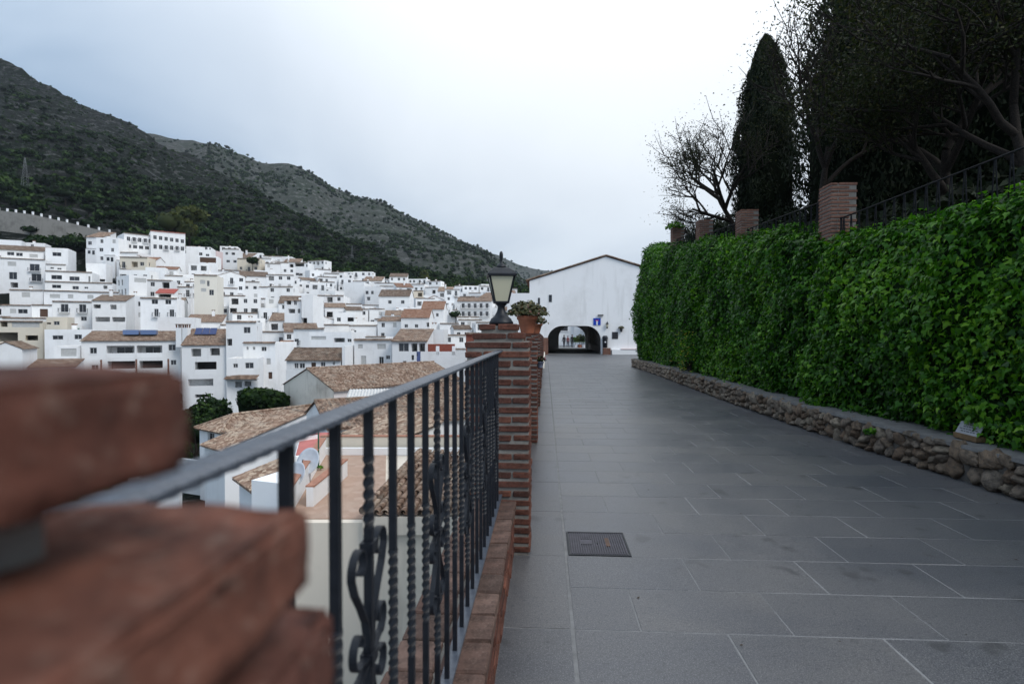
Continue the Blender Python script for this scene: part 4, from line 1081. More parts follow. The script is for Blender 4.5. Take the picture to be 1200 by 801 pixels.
# things fixed to the hall or standing by it
BLUE=plain('sign_blue',(0.012,0.055,0.42),0.4,var=.05); WPNT=plain('white_paint',(0.75,0.76,0.78),0.5,var=.03); RPNT=plain('red_paint',(0.55,0.03,0.02),0.5,var=.05)
def hx(px): return (px-639)/FP*HY
def hzz(py): return EYE+(390-py)/FP*HY
t=thing('blue_sign','blue square sign with white upright bar and red mark over the passage','sign',(hx(699),HY-.02,hzz(377)))
MB().box((-.30,-.03,-.29),(.30,.015,.29)).build('panel',BLUE,t)
MB().box((-.06,-.036,-.29),(.06,-.031,.06)).build('white_bar',WPNT,t)
MB().box((-.13,-.036,.062),(.13,-.031,.13)).build('red_bar',RPNT,t)
t=thing('wall_lantern','small black wall lantern right of the blue sign','lamp',(hx(710.5),HY-.16,hzz(381)))
MB().lathe([(.05,-.28),(.075,-.22),(.075,-.17),(.04,-.15)],8).build('bracket_base',IRON,t); MB().lathe([(.07,-.15),(.12,.08)],4,rot=.78).build('glass',PANE,t)
MB().lathe([(.17,.08),(.12,.16),(.03,.26),(.02,.32)],4,rot=.78).build('roof',IRON,t); MB().tube([(0,0,-.2),(0,.16,-.2)],.02,6).build('bracket',IRON,t)
t=thing('wall_planter','dark hanging pot with a small plant on the hall wall','plant',(hx(726.8),HY-.12,hzz(389)))
MB().lathe([(.07,-.0),(.12,.26),(.13,.28)],12).build('pot',plain('black_pot',(0.03,0.03,0.035),0.5),t); leaf_ball('foliage',t,(0,0,.33),.24,150,.11,SUCC,77); MB().tube([(0,0,.2),(0,.12,.2)],.015,5).build('bracket',IRON,t)
o=MB().box((hx(716.4),HY-.03,hzz(397)),(hx(723.3),HY-.002,hzz(389))).build('dark_plaque',plain('dark_plaque_metal',(0.035,0.035,0.042),0.45)); tag(o,'dark square plaque on the hall wall below the planter','plaque')
t=thing('wall_light','small dark light fitting above the blue sign','lamp',(hx(703),HY-.1,hzz(369.5)))
MB().box((-.22,-.08,-.05),(.22,.1,.05)).build('housing',plain('grey_housing',(0.12,0.12,0.12),0.5),t); MB().box((-.2,-.06,-.058),(.2,.04,-.0505)).build('lens',SHUT,t)
t=thing('low_brick_block','low brown brick block beside the passage mouth','block',(hx(709.8),HY-.25,HZ))
for c in range(7):
    for k in range(2): link('brick',brick_mesh(.30,.42,.066,k,BRICKD),t,(-.158+k*.316+(.02 if c%2 else -.02),0,.04+c*.078))
MB().box((-.30,-.19,-.02),(.30,.19,.54)).build('mortar_core',MORTAR,t)
BIN=plain('dark_bin_plastic',(0.03,0.032,0.04),0.5)
t=thing('litter_bin','dark litter bin with a pale sticker on the block by the passage','bin',(hx(708),HY-.25,HZ+.575))
m=MB(); m.lathe([(.19,0),(.22,.72),(.23,.74)],16); m.build('body',BIN,t,True); m=MB(); m.lathe([(.24,.745),(.22,.92),(.14,1.0)],16); m.build('hood',BIN,t,True)
MB().box((-.06,-.245,.42),(.06,-.226,.52)).build('sticker',WPNT,t)
t=thing('wall_bench','white plastered ledge with a pinkish top along the hall wall','bench',(hx(729),HY-.2,HZ))
MB().box((-.95,-.2,0),(1.2,.19,.42)).build('plinth',WHITE,t); MB().box((-.2,-.23,.424),(1.2,.19,.49)).build('seat',PINK,t)
t=thing('brick_post','square brown brick post left of the passage mouth','post',(hx(639.3),HY-.6,HZ))
for c in range(18): link('brick',brick_mesh(.42,.36,.066,c%3,BRICKD),t,(0,0,.04+c*.078))
MB().box((-.19,-.16,-.02),(.19,.16,1.38)).build('mortar_core',MORTAR,t)
# house beyond the passage
t=thing('white_house','white house with a shuttered window seen through the passage','house',(2.5,97,-.7))
MB().box((-9,0,-1),(9.5,8,9)).build('wall',WHITEB,t); MB().box((.0,-.06,2.6),(1.3,-.002,4.6)).build('window',GLASS,t); MB().box((-.15,-.12,2.45),(1.45,-.002,2.58)).build('sill',WHITE,t); MB().box((2.4,-.5,-1),(3.4,-.002,9)).build('pilaster',WHITEB,t)
t=thing('white_house','white house side with plants seen at the far end of the passage','house',(8.5,86,-.6))
MB().box((-1.2,0,-1),(5,10,6)).build('wall',WHITEB,t); MB().box((-1.26,2,.0),(-1.202,3.2,2.2)).build('door',WOOD,t)
for k,(px,dd,h) in enumerate(((674,80,1.5),(679,78,1.9),(684,76,1.8),(682,84,1.6))):
    p=at(px,dd,path_z(dd)-.01); t=thing('potted_shrub','leafy potted shrub beyond the passage','plant',p,0,'shrubs beyond the passage')
    MB().lathe([(.18,0),(.26,.4)],12).build('pot',TERRA if k%2 else WPNT,t); leaf_ball('foliage',t,(0,0,.4+h*.3),h*.45,500,.16,(IVY,YEL,CYP,IVY)[k],80+k,shape=(.8,.8,1.1)); MB().tube([(0,0,.3),(0,0,h*.6)],.03,5).build('stem',BARK,t)

# people at the passage end; silhouette darkness is put into the clothes colours
def person(label,loc,rz,h,top,legc,hair,step=.12,arm=0.1):
    t=thing('person',label,'person',loc,rz); k=h/1.72
    J=[((0,0,.95),.135),((0,0,1.12),.12),((0,0,1.30),.145),((0,0,1.43),.10),((0,0,1.50),.052),((0,.01,1.58),.082),((0,.01,1.66),.088),((0,0,1.74),.05)]
    E=[(i,i+1) for i in range(7)]
    def chain(root,pts):
        prev=root
        for p in pts: J.append(p); E.append((prev,len(J)-1)); prev=len(J)-1
    for s in (-1,1):
        chain(0,[((s*.09,0,.88),.10),((s*.10,s*step*.5,.50),.068),((s*.10,s*step,.10),.045),((s*.10,s*step+.10,.04),.035)])
        chain(2,[((s*.17,0,1.38),.062),((s*.23,-s*arm*.3,1.10),.045),((s*.24,-s*arm+.05,.87),.034),((s*.24,-s*arm+.07,.80),.028)])
    me=bpy.data.meshes.new('body'); me.from_pydata([tuple(c*k for c in j[0]) for j in J],E,[]); 
    o=link('body',me,t); sk_=o.modifiers.new('skin','SKIN'); sk_.use_smooth_shade=True
    for v,(p,r_) in zip(me.skin_vertices[0].data,J): v.radius=(r_*k,r_*k)
    me.skin_vertices[0].data[0].use_root=True
    sb=o.modifiers.new('smooth','SUBSURF'); sb.levels=1; sb.render_levels=1
    m=NT('clothes_'+str(rnd.random())); gz=m.n('ShaderNodeSeparateXYZ'); m.l(m.co.outputs['Object'],gz.inputs[0])
    m.base(m.ramp(m.math('DIVIDE',gz.outputs[2],1.8*k),[(0,(.03,.025,.02)),(.05,legc),(.5,legc),(.505,top),(.82,top),(.83,(.35,.2,.15))]),.85); m.m.node_tree.nodes
    for n_ in m.t.nodes:
        if n_.type=='VALTORGB': n_.color_ramp.interpolation='CONSTANT'
    me.materials.append(m.m)
    hb=MB(); hb.lathe([(.06,-.02),(.098,.02),(.10,.07),(.08,.12),(.02,.155)],12,(0,-.015,1.62)); ho=hb.build('hair',plain('hair_dark',hair,.6),t,True); ho.scale=(k,k,k)
def pp(px,d): 
    p=at(px,d); return (p.x,p.y,path_z(p.y)+.0)
person('person in dark clothes walking near the passage exit, left of the group',pp(661,80),.4,1.72,(.02,.02,.025),(.02,.02,.03),(.02,.015,.01))
person('person in a dull red top between two darker people beyond the passage',pp(665.5,84),2.9,1.66,(.20,.05,.05),(.05,.04,.05),(.03,.02,.015))
person('person in black standing nearest the plants beyond the passage',pp(670.5,78),3.3,1.75,(.012,.012,.014),(.012,.012,.016),(.01,.01,.01),.05)

# ================================================================== TOWN
wmc={}
def window_mesh(w,h,kind):
    key=(round(w,1),round(h,1),kind)
    if key in wmc: return wmc[key],key
    w,h,_=key; m=MB(); f=.06; y=.0
    if kind in 'wb':
        m.quad((-w/2,y+.03,0),(w/2,y+.03,0),(w/2,y+.03,h),(-w/2,y+.03,h),1)
        for a,b in (((-w/2,0),(w/2,f)),((-w/2,h-f),(w/2,h)),((-w/2,f),(-w/2+f,h-f)),((w/2-f,f),(w/2,h-f)),((-f/2,f),(f/2,h-f))): m.box((a[0],y-.02,a[1]),(b[0],y+.025,b[1]),0)
        mats=[FRAME,GLASS]
    elif kind=='s':
        m.box((-w/2,y,0),(w/2,y+.04,h),0); n=max(3,int(h/.16))
        for i in range(n): m.box((-w/2+.04,y-.02,h*i/n+.02),(w/2-.04,y-.001,h*(i+.7)/n),0)
        mats=[SHUT]
    elif kind=='d':
        m.box((-w/2,y,0),(w/2,y+.05,h),0); m.box((-w/2+.1,y-.02,.15),(w/2-.1,y-.001,h*.45),0); m.box((-w/2+.1,y-.02,h*.52),(w/2-.1,y-.001,h-.12),0); mats=[WOOD]
    else:
        m.quad((-w/2,y,0),(w/2,y,0),(w/2,y,h),(-w/2,y,h),0); mats=[DARKIN]  # flat sheet at the back, shade painted as colour
    me=m.mesh('window',mats); wmc[key]=me; return me,key
NAMES={'k':'loggia','w':'window','b':'window','s':'shuttered_window','d':'door','o':'dark_opening','l':'loggia'}
DEP={'k':2.4,'w':.16,'b':.16,'s':.10,'d':.18,'o':1.6,'l':2.8}
def panel(mb,o,u,n,w,h,holes,mi=0):
    """wall face at o, along u, outward normal n, with recessed holes (u0,v0,u1,v1,kind)"""
    o=Vector(o);u=Vector(u);n=Vector(n);up=Vector((0,0,1))
    hs=[(max(.02,a),max(.0,b),min(w-.02,c),min(h-.02,d),k) for a,b,c,d,k in holes if c>0.1 and a<w-.1 and d-b>.1]
    us=sorted(set([0,w]+[x for q in hs for x in (q[0],q[2])])); vv=sorted(set([0,h]+[x for q in hs for x in (q[1],q[3])]))
    P=lambda a,b,dp=0: o+u*a+up*b-n*dp
    for a,b in zip(us[:-1],us[1:]):
        for c,d in zip(vv[:-1],vv[1:]):
            mu,mv=(a+b)/2,(c+d)/2
            if any(q[0]<mu<q[2] and q[1]<mv<q[3] for q in hs): continue
            mb.quad(P(a,c),P(b,c),P(b,d),P(a,d),mi)
    for a,c,b,d,k in hs:
        dp=DEP[k]
        mb.quad(P(a,c),P(a,c,dp),P(b,c,dp),P(b,c),mi); mb.quad(P(a,d),P(b,d),P(b,d,dp),P(a,d,dp),mi); mb.quad(P(a,c),P(a,d),P(a,d,dp),P(a,c,dp),mi); mb.quad(P(b,c),P(b,c,dp),P(b,d,dp),P(b,d),mi)
        if k in 'olk': mb.quad(P(a,c,dp),P(b,c,dp),P(b,d,dp),P(a,d,dp),mi)
    return hs
BALC={}
def balcony_mesh(w):
    w=round(w,1)
    if w in BALC: return BALC[w]
    m=MB(); m.box((-w/2,-.75,-.12),(w/2,0,0),0)
    m.box((-w/2,-.74,.88),(w/2,-.70,.92),1); n=max(4,int(w/.22))
    for i in range(n+1): x=-w/2+.02+(w-.04)*i/n; m.box((x-.012,-.73,0),(x+.012,-.71,.88),1)
    for x in (-w/2+.02,w/2-.02):
        m.box((x-.02,-.70,.88),(x+.02,0,.92),1)
        for i in range(3): m.box((x-.012,-.55+i*.2,0),(x+.012,-.53+i*.2,.88),1)
    BALC[w]=m.mesh('balcony',[WHITE,IRON]); return BALC[w]
HOUSES=[]
def house(label,loc,rz,W,D,H,roof='flat',front=(),left=(),right=(),wall=WHITE,tile=TILE,coping=True,base=3.0,chim=0,rows=1,parapets=True,group=None,name='house',cat='house',over=.3,pitch=.34,sillz=None,copm=None):
    """front-bottom-centre at loc; front looks along local -y"""
    t=thing(name,label,cat,loc,rz,group); m=MB(); x0,x1=-W/2,W/2; top=H
    hl=[]
    f2=[(a+W/2,b+base,c+W/2,d+base,k) for a,b,c,d,k in front]
    hs=panel(m,(x0,0,-base),(1,0,0),(0,-1,0),W,H+base,f2); hl+=[((q[0]+q[2])/2-W/2,DEP[q[4]],q[1]-base,q[2]-q[0],q[3]-q[1],q[4],0) for q in hs]
    l2=[(a,b+base,c,d+base,k) for a,b,c,d,k in left]
    hs=panel(m,(x0,D,-base),(0,-1,0),(-1,0,0),D,H+base,l2); hl+=[(x0+DEP[q[4]],D-(q[0]+q[2])/2,q[1]-base,q[2]-q[0],q[3]-q[1],q[4],-math.pi/2) for q in hs]
    r2=[(a,b+base,c,d+base,k) for a,b,c,d,k in right]
    hs=panel(m,(x1,0,-base),(0,1,0),(1,0,0),D,H+base,r2); hl+=[(x1-DEP[q[4]],(q[0]+q[2])/2,q[1]-base,q[2]-q[0],q[3]-q[1],q[4],math.pi/2) for q in hs]
    m.quad((x1,D,-base),(x0,D,-base),(x0,D,H),(x1,D,H))
    e=over; rm=MB()
    if roof=='flat':
        th=.18; zt=H-.45
        for a,b in (((x0,0),(x1,th)),((x0,D-th),(x1,D)),((x0,th),(x0+th,D-th)),((x1-th,th),(x1,D-th))):
            m.quad((a[0],a[1],H),(b[0],a[1],H),(b[0],b[1],H),(a[0],b[1],H))
        m.quad((x0+th,th,zt),(x1-th,th,zt),(x1-th,D-th,zt),(x0+th,D-th,zt),1)
        m.quad((x0+th,D-th,zt),(x1-th,D-th,zt),(x1-th,D-th,H),(x0+th,D-th,H)); m.quad((x0+th,th,zt),(x0+th,D-th,zt),(x0+th,D-th,H),(x0+th,th,H)); m.quad((x1-th,D-th,zt),(x1-th,th,zt),(x1-th,th,H),(x1-th,D-th,H))
        if coping:
            cm=MB(); corr_roof(cm,(x0-.05,-.26,H-.06),(W+.1,0,0),(0,.5,.20),.3,.06,1); cm.quad((x0-.05,-.26,H-.13),(x1+.05,-.26,H-.13),(x1+.05,-.26,H-.05),(x0-.05,-.26,H-.05)); cm.quad((x0-.05,-.26,H-.13),(x0-.05,0,H-.13),(x1+.05,0,H-.13),(x1+.05,-.26,H-.13)); cm.build('tile_coping',copm or TILED,t)
    elif roof=='shed':
        r=D*pitch
        m.add([(x0,0,H),(x0,D,H),(x0,D,H+r)],[(0,1,2)]); m.add([(x1,0,H),(x1,D,H+r),(x1,D,H)],[(0,1,2)]); m.quad((x1,D,H),(x0,D,H),(x0,D,H+r),(x1,D,H+r))
        corr_roof(rm,(x0-e*.5,-e,H-e*pitch+.06),(W+e,0,0),(0,D+e,r+e*pitch),.26,.08,rows); rm.quad((x0-e*.5,-e,H-e*pitch-.02),(x0-e*.5,D,H+r-.02),(x1+e*.5,D,H+r-.02),(x1+e*.5,-e,H-e*pitch-.02)); rm.quad((x0-e*.5,-e,H-e*pitch-.02),(x1+e*.5,-e,H-e*pitch-.02),(x1+e*.5,-e,H-e*pitch+.07),(x0-e*.5,-e,H-e*pitch+.07)); top=H+r
    elif roof=='gable':
        r=D/2*pitch
        m.add([(x0,0,H),(x0,D,H),(x0,D/2,H+r)],[(0,1,2)]); m.add([(x1,0,H),(x1,D/2,H+r),(x1,D,H)],[(0,1,2)])
        corr_roof(rm,(x0-e*.5,-e,H-e*pitch+.06),(W+e,0,0),(0,D/2+e,r+e*pitch),.26,.08,rows); corr_roof(rm,(x1+e*.5,D+e,H-e*pitch+.06),(-W-e,0,0),(0,-D/2-e,r+e*pitch),.26,.08,rows)
        rm.quad((x0-e*.5,-e,H-e*pitch-.02),(x0-e*.5,D/2,H+r-.02),(x1+e*.5,D/2,H+r-.02),(x1+e*.5,-e,H-e*pitch-.02)); rm.quad((x0-e*.5,-e,H-e*pitch-.02),(x1+e*.5,-e,H-e*pitch-.02),(x1+e*.5,-e,H-e*pitch+.07),(x0-e*.5,-e,H-e*pitch+.07)); rm.tube([(x0-e*.5,D/2,H+r+.10),(x1+e*.5,D/2,H+r+.10)],.11,6); top=H+r
    elif roof=='gablex':
        r=W/2*pitch
        m.add([(x0,0,H),(x1,0,H),(0,0,H+r)],[(0,1,2)]); m.add([(x0,D,H),(0,D,H+r),(x1,D,H)],[(0,1,2)])
        corr_roof(rm,(x0-e,D+e*.3,H-e*pitch+.06),(0,-D-e*.6,0),(W/2+e,0,r+e*pitch),.26,.08,rows); corr_roof(rm,(x1+e,-e*.3,H-e*pitch+.06),(0,D+e*.6,0),(-W/2-e,0,r+e*pitch),.26,.08,rows)
        for s in (1,-1): rm.quad((s*(W/2+e),-e*.3,H-e*pitch-.02),(0,-e*.3,H+r-.02),(0,-e*.3,H+r+.07),(s*(W/2+e),-e*.3,H-e*pitch+.07))
        rm.tube([(0,-e*.3,H+r+.10),(0,D+e*.3,H+r+.10)],.11,6); top=H+r
    elif roof=='hip':
        r=min(D,W)/2*pitch; k=min(D,W)/2
        if D>=W: A,B=Vector((0,k,H+r)),Vector((0,D-k,H+r))
        else: A,B=Vector((x0+k,D/2,H+r)),Vector((x1-k,D/2,H+r))
        c=[Vector((x0-e,-e,H-e*pitch+.05)),Vector((x1+e,-e,H-e*pitch+.05)),Vector((x1+e,D+e,H-e*pitch+.05)),Vector((x0-e,D+e,H-e*pitch+.05))]
        def slope(a,b,p,q):
            """corrugated trapezoid a-b eave, q-p ridge (p above b, q above a)"""
            n=max(3,int((b-a).length/.26)); seg=4; vs=[];fs=[]; nn=(b-a).cross(q-a).normalized(); nn=nn if nn.z>0 else -nn
            ue=(b-a).normalized(); L=(b-a).length; tq=(q-a).dot(ue); tp=(p-a).dot(ue); hgt=((q-a)-ue*tq); 
            for i in range(n*seg+1):
                s=L*i/(n*seg); h=nn*(.04*(1-math.cos(2*math.pi*i/seg)))
                if s<tq: f=s/max(tq,1e-6)
                elif s>tp: f=(L-s)/max(L-tp,1e-6)
                else: f=1
                vs.append(a+ue*s+h); vs.append(a+ue*s+hgt*f+h)
            for i in range(n*seg): fs.append((2*i,2*i+2,2*i+3,2*i+1))
            rm.add(vs,fs)
        if D>=W: slope(c[0],c[1],A,A); slope(c[1],c[2],B,A); slope(c[2],c[3],B,B); slope(c[3],c[0],A,B); ends=[(c[0],A),(c[1],A),(c[2],B),(c[3],B)]
        else: slope(c[0],c[1],B,A); slope(c[1],c[2],B,B); slope(c[2],c[3],A,B); slope(c[3],c[0],A,A); ends=[(c[0],A),(c[1],B),(c[2],B),(c[3],A)]
        for a,b in ends: rm.tube([a+Vector((0,0,.08)),b+Vector((0,0,.08))],.10,6)
        rm.tube([A+Vector((0,0,.1)),B+Vector((0,0,.1))],.11,6)
        rm.quad(c[0]-Vector((0,0,.07)),c[3]-Vector((0,0,.07)),c[2]-Vector((0,0,.07)),c[1]-Vector((0,0,.07))); top=H+r
    m.build('wall',[wall,CREAM],t)
    rf=None
    if rm.v: rf=rm.build('roof',tile,t)
    for (cx,cy,z,w,h,k,a) in hl:
        c,s=math.cos(a),math.sin(a)
        if k in 'lk':
            # back of the loggia: glass doors, a painted-shade sheet for 'k', white parapet in front
            me,_=window_mesh(w-.02,h-.02,'o') if k=='k' else window_mesh(min(w*.6,4.5),min(h*.85,2.2),'w'); l=link('loggia_door',me,t,(cx,cy-.04*math.cos(a),z+.01)); l.rotation_euler=(0,0,a); 
            dp=DEP[k]; q=Vector((cx,cy,z))-Vector((-s*(dp-.02),c*(dp-.02),0)) if a else Vector((cx,cy-dp+.02,z))
            if parapets:
                pr=MB().box((-w/2+.01,0,0),(w/2-.01,.14,min(.85,h*.36))).build('parapet',WHITEB,t); pr.location=q; pr.rotation_euler=(0,0,a)
        else:
            me,key=window_mesh(w,h,k); ob=link(NAMES[k],me,t,(cx,cy,z),(0,0,a),(w/key[0] if key[0]>0 else 1,1,h/key[1] if key[1]>0 else 1))
            if k=='b':
                b=link('balcony',balcony_mesh(w+.7),t,(cx+s*.16,cy-c*.16,z),(0,0,a))
            elif k=='w' and h<1.6 and rows>1:
                key=('sill',round(w,1))
                if key not in wmc: wmc[key]=MB().box((-w/2-.1,-.24,-.09),(w/2+.1,-.10,-.005)).mesh('sill',WHITE)
                link('sill',wmc[key],ob)
    for i in range(chim):
        q=random.Random(label+str(i)+str(loc)); x=q.uniform(x0+.6,x1-.6); y=q.uniform(D*.3,D*.8); zc=(H-.5 if roof=='flat' else H); ht=(1.4 if roof=='flat' else top-H+.9)
        c=MB(); c.box((x-.3,y-.3,zc),(x+.3,y+.3,zc+ht)); 
        ch=c.build('chimney',WHITEB,rf or t); 
        c=MB(); c.box((x-.38,y-.38,zc+ht+.2),(x+.38,y+.38,zc+ht+.28)); 
        for sx in (-.26,.26):
            for sy in (-.26,.26): c.box((x+sx-.05,y+sy-.05,zc+ht),(x+sx+.05,y+sy+.05,zc+ht+.2))
        if rf is None: c.build('chimney_cap',TILEO,ch)
        else: c.build('chimney_cap',TILEO,rf)
    return t
LAND=[]   # landmarks: px0,px1,ytop,ybase,d,dback
def lm_house(label,x0,x1,yt,yb,d,depth,roof='flat',wins=(),rot=0,**k):
    """house whose front spans the photograph's columns x0..x1 at distance d; wins in photograph pixels"""
    W=m_of(x1-x0,d); H=zat(yt,d)-zat(yb,d); zb=zat(yb,d); xc=(x0+x1)/2
    fr=[(m_of(a-xc,d),zat(q[3],d)-zb if False else zat(y1,d)-zb,m_of(c-xc,d),zat(y0,d)-zb,kd) for (a,y0,c,y1,kd) in wins for q in (wins[0],)]
    LAND.append((x0,x1,yt,yb,d,d+depth))
    u=(xc-600)/FP
    if rot==0 and xc<335: rot=-0.6*math.atan(u)
    if rot=='flat': rot=0
    W2=W/(math.cos(rot)-u*math.sin(rot)); fr=[(a*W2/W,b,c*W2/W,e_,kd) for a,b,c,e_,kd in fr]
    k.setdefault('base',11); k['base']=max(11,k['base'])
    return house(label,at(xc,d,zb),YAW+rot,W2,depth,H,roof,fr,**k)

# --- left shoulder of the town
lm_house('tall white flats with balconies at the left edge of the town',-26,54.5,303,340,165,9,'flat',[(-14,308,-6,315,'w'),(10,307,20,312,'s'),(11.5,319,21,327.5,'w'),(-14,319,-6,327,'w'),(36,308.5,48,317,'b'),(38,320,50,329,'b'),(13,331,22,337,'o')],chim=1)
lm_house('set back attic storey with strip windows on the tall left flats',-26,53,293,302.5,170,7,'shed',[(9.5,295.5,18,299.5,'w'),(20,296,28,300,'w'),(36,297,46,301,'s')],tile=TILED,base=5,pitch=.3)
lm_house('plain white top storey above the left flats',-26,27,281,290,177.5,7,'flat',coping=False,base=6)
lm_house('small white roof room with one window beside a chimney, left flats',32,54,285,293,178,6,'flat',[(37.5,287,41,290,'w')],coping=False,base=6,chim=1)
lm_house('white block with a wide dark window, above the stepped terraces',54.5,81,291,325,173,8,'flat',[(62.5,296,73,300.5,'w')],coping=False)
lm_house('white house with two small windows and low tiled ledge, above the stepped terraces',55,78,310,322,166,6,'flat',[(60,313.5,64,315.5,'w'),(68,314,73,316,'w'),(66,306,72.5,308.8,'o')],base=4)
lm_house('first stepped terrace with tiled edge and wide windows',54.5,109,318.5,331.5,161,8,'flat',[(61,323,73.5,328,'w'),(82,324,94,329,'w'),(104.5,323,107,330,'w')],base=4)
lm_house('second stepped terrace with tiled edge and three windows',54,133,331,342,156,6,'flat',[(62,334.5,72.5,338.5,'w'),(85.5,335.5,93,339.5,'w'),(99.5,336,104,338.3,'w'),(122,334,127,338,'o')],base=4)
lm_house('blank white house with brown flat awning, upper left terraces',102,125,309,330,170,7,'flat',[(112,327,124,330,'o')],coping=False)
lm_house('white house with garage shutters, below the stepped terraces',12,51,340,352,152,7,'flat',[(26,343,36,348.5,'s'),(1,342,10,346,'o')],chim=1)
lm_house('white row with two pale shutters under a tiled edge',52,93,341,353,151,7,'flat',[(59,345,71,349.5,'s'),(80,345,86.5,349.5,'s')])
lm_house('white house with grey shutter and blue window, end of the stepped terraces',93,140,342.5,358,148,8,'flat',[(103,346,110,350.5,'s'),(125,346,131,350.5,'w')])
lm_house('white house with two black balconies, left of the arched terrace house',62,108,353.5,381,134,8,'flat',[(71.5,356.5,80.5,366,'b'),(93,356.5,101.5,366,'b'),(95,371,102,375.8,'w')])
t=lm_house('white terrace house with two dark arches and a tiled porch roof',108.5,148,352.5,382,132,8,'shed',[(110,357,118.5,361.5,'o'),(129.5,357,137,362.5,'o'),(112,371.5,129,377,'o'),(131.5,371.5,147,377,'o')],tile=TILED,pitch=.22,chim=1)
lm_house('white house with tiled canopies and curtain window at the left edge',-20,37,357.5,377,141,8,'flat',[(12,362,19.5,367,'s'),(21.5,362,33,367.3,'w'),(-8,362,2,369,'o')],copm=TILE)
lm_house('white house with a large brown door on a terrace',37.5,61.5,357.5,378,138,7,'flat',[(47,362,56.5,371.5,'d')])
lm_house('old dark fronted building with green boarded storey and shadowed shops',-22,51,376.5,404,121,9,'flat',[(1,377,9,383,'o'),(14,377.5,47,383.5,'s'),(-14,389.5,21,400,'o'),(30,393,45,399,'o')],wall=CREAM,copm=TILED)
lm_house('white house with two wide dark windows left of the loggia block',52.5,112,386,408.5,113,9,'flat',[(61.5,393,74,398,'w'),(87,392,96,397.7,'w')],coping=False,chim=2)
lm_house('small cream roof hut with one dark window behind the loggia block',54.5,79,371.5,388,120,5,'flat',[(63,376.5,70,381,'w'),(55,378,60,380,'o')],wall=CREAM,coping=False)
lm_house('white shed with stepped gable at the left edge, above the brick pillar',-14,26,409,446,88,7,'gablex',[(7,434.5,19,442,'w'),(29,419,32,426,'w')],tile=TILED,pitch=.5)
lm_house('white house with a large roller shutter below the wide dark windows',63,90.5,405.5,426,100,6,'flat',[(71,408.5,89.5,417.5,'s')],coping=False)
lm_house('long low shed with brown tiled lean-to roof and dark bays',27,88,430.5,445,92,5,'shed',[(29,433,47,444,'o'),(51,433,71,444,'o'),(74,433,87.5,444,'o')],tile=TILE,pitch=.22)
# --- the two big blocks in the middle distance
t=lm_house('large white block with two tiers of loggias and brown tiled roof',96.5,212.5,399,478,105,12,'gable',[(106,407,114,414,'w'),(107.5,427,115.5,433,'w'),(125,405,157.5,418.5,'l'),(160,405,190.5,418.5,'l'),(126,423,158,437,'k'),(163,423,191,437,'k'),(198,404,207,411.3,'w'),(200.5,422.5,207.5,428.5,'w'),(200,447,209,453,'w')],tile=TILE,rows=16,pitch=.27,base=6)
BX=lambda px: m_of(px-154.5,105)
for px in (158.7,191.5,124): MB().box((BX(px)-.14,-.06,zat(440,105)-zat(478,105)),(BX(px)+.14,-.003,zat(421,105)-zat(478,105))).build('brick_pilaster',BRICKD,t)
for (a,b) in ((142,158),(160,176)): 
    MB().box((BX(a),2.2,zat(392,105)-zat(478,105)),(BX(b),3.8,zat(391,105)-zat(478,105)+.7)).build('skylight',mk_glass('skylight_glass',(0.10,0.15,0.28)),t)
t=lm_house('white block with blue solar panels on its tiled roof',213.2,265,404,482,103,8,'shed',[(224,408.5,235.5,417.7,'o'),(246,408,257.5,416.7,'o'),(228,424,253.5,438,'k'),(220,444,249.5,452.5,'o'),(228,462,246,466,'o'),(200,447,209,454,'o')],tile=TILEN,rows=9,pitch=.36,base=6)
SOLAR=plain('solar_panel',(0.02,0.035,0.12),0.2,0.6,0,.2,6)
for k in range(3):
    M=Matrix.Translation((m_of(227+k*8-239.1,103),4.2,zat(397,103)-zat(482,103)+.8))@Matrix.Rotation(rad(38),4,'X'); MB().box((-.58,-.05,0),(.58,1.9,.07),0,M).build('solar_panel',SOLAR,t)
for px in (211,218.5):
    c=thing('roof_chimney','white chimney with tiled cap between the loggia block and the solar roof','chimney',at(px,106.5,zat(391,106.5)-.9),YAW,'twin chimneys')
    MB().box((-.5,-.5,-1.6),(.5,.5,2.0)).build('stack',WHITEB,c); MB().box((-.6,-.6,2.55),(.6,.6,2.7)).build('cap',TILE,c)
    for sx in (-.4,.4):
        for sy in (-.4,.4): MB().box((sx-.09,sy-.09,2.0),(sx+.09,sy+.09,2.55)).build('cap_post',BRICKD,c)
# --- centre
lm_house('white house with tiled edge and one brown window, right of the solar roof',265,300.5,377,408,104,7,'flat',[(285.5,383.3,293.5,390.5,'w'),(266,397,272,405,'o')],copm=TILE,chim=1,right=[(1,3,2,4,'w')])
lm_house('white house with three small windows and tall bright gable wall',285,322.5,401.5,445,91,9,'flat',[(288.5,406.3,291,410,'w'),(296,406.3,298.8,410,'w'),(306,406.3,312,411.5,'w'),(312,420,317,427,'s'),(314,436,318.7,444,'d')],copm=TILE,rot='flat')
lm_house('white house with tiled balcony edge and plants, below the solar roof end',265.5,302,420,462,85,7,'flat',[(273,426,278.5,431,'w'),(287,425,297,432,'w'),(275,447.3,283,454,'o'),(286,446.7,294,453,'o')],coping=False)
t=thing('tiled_awning','brown tiled balcony awning on the house below the solar roof','awning',at(283.5,84.5,zat(444,84.5)),YAW); m=MB(); corr_roof(m,(-2.4,-.9,0),(4.8,0,0),(0,1.3,.55),.26,.08,4); m.quad((-2.4,-.9,-.03),(-2.4,.4,-.03),(2.4,.4,-.03),(2.4,-.9,-.03)); m.build('tiles',TILE,t); MB().box((-2.4,-.3,-.25),(2.4,.45,-.035)).build('slab',WHITEB,t)
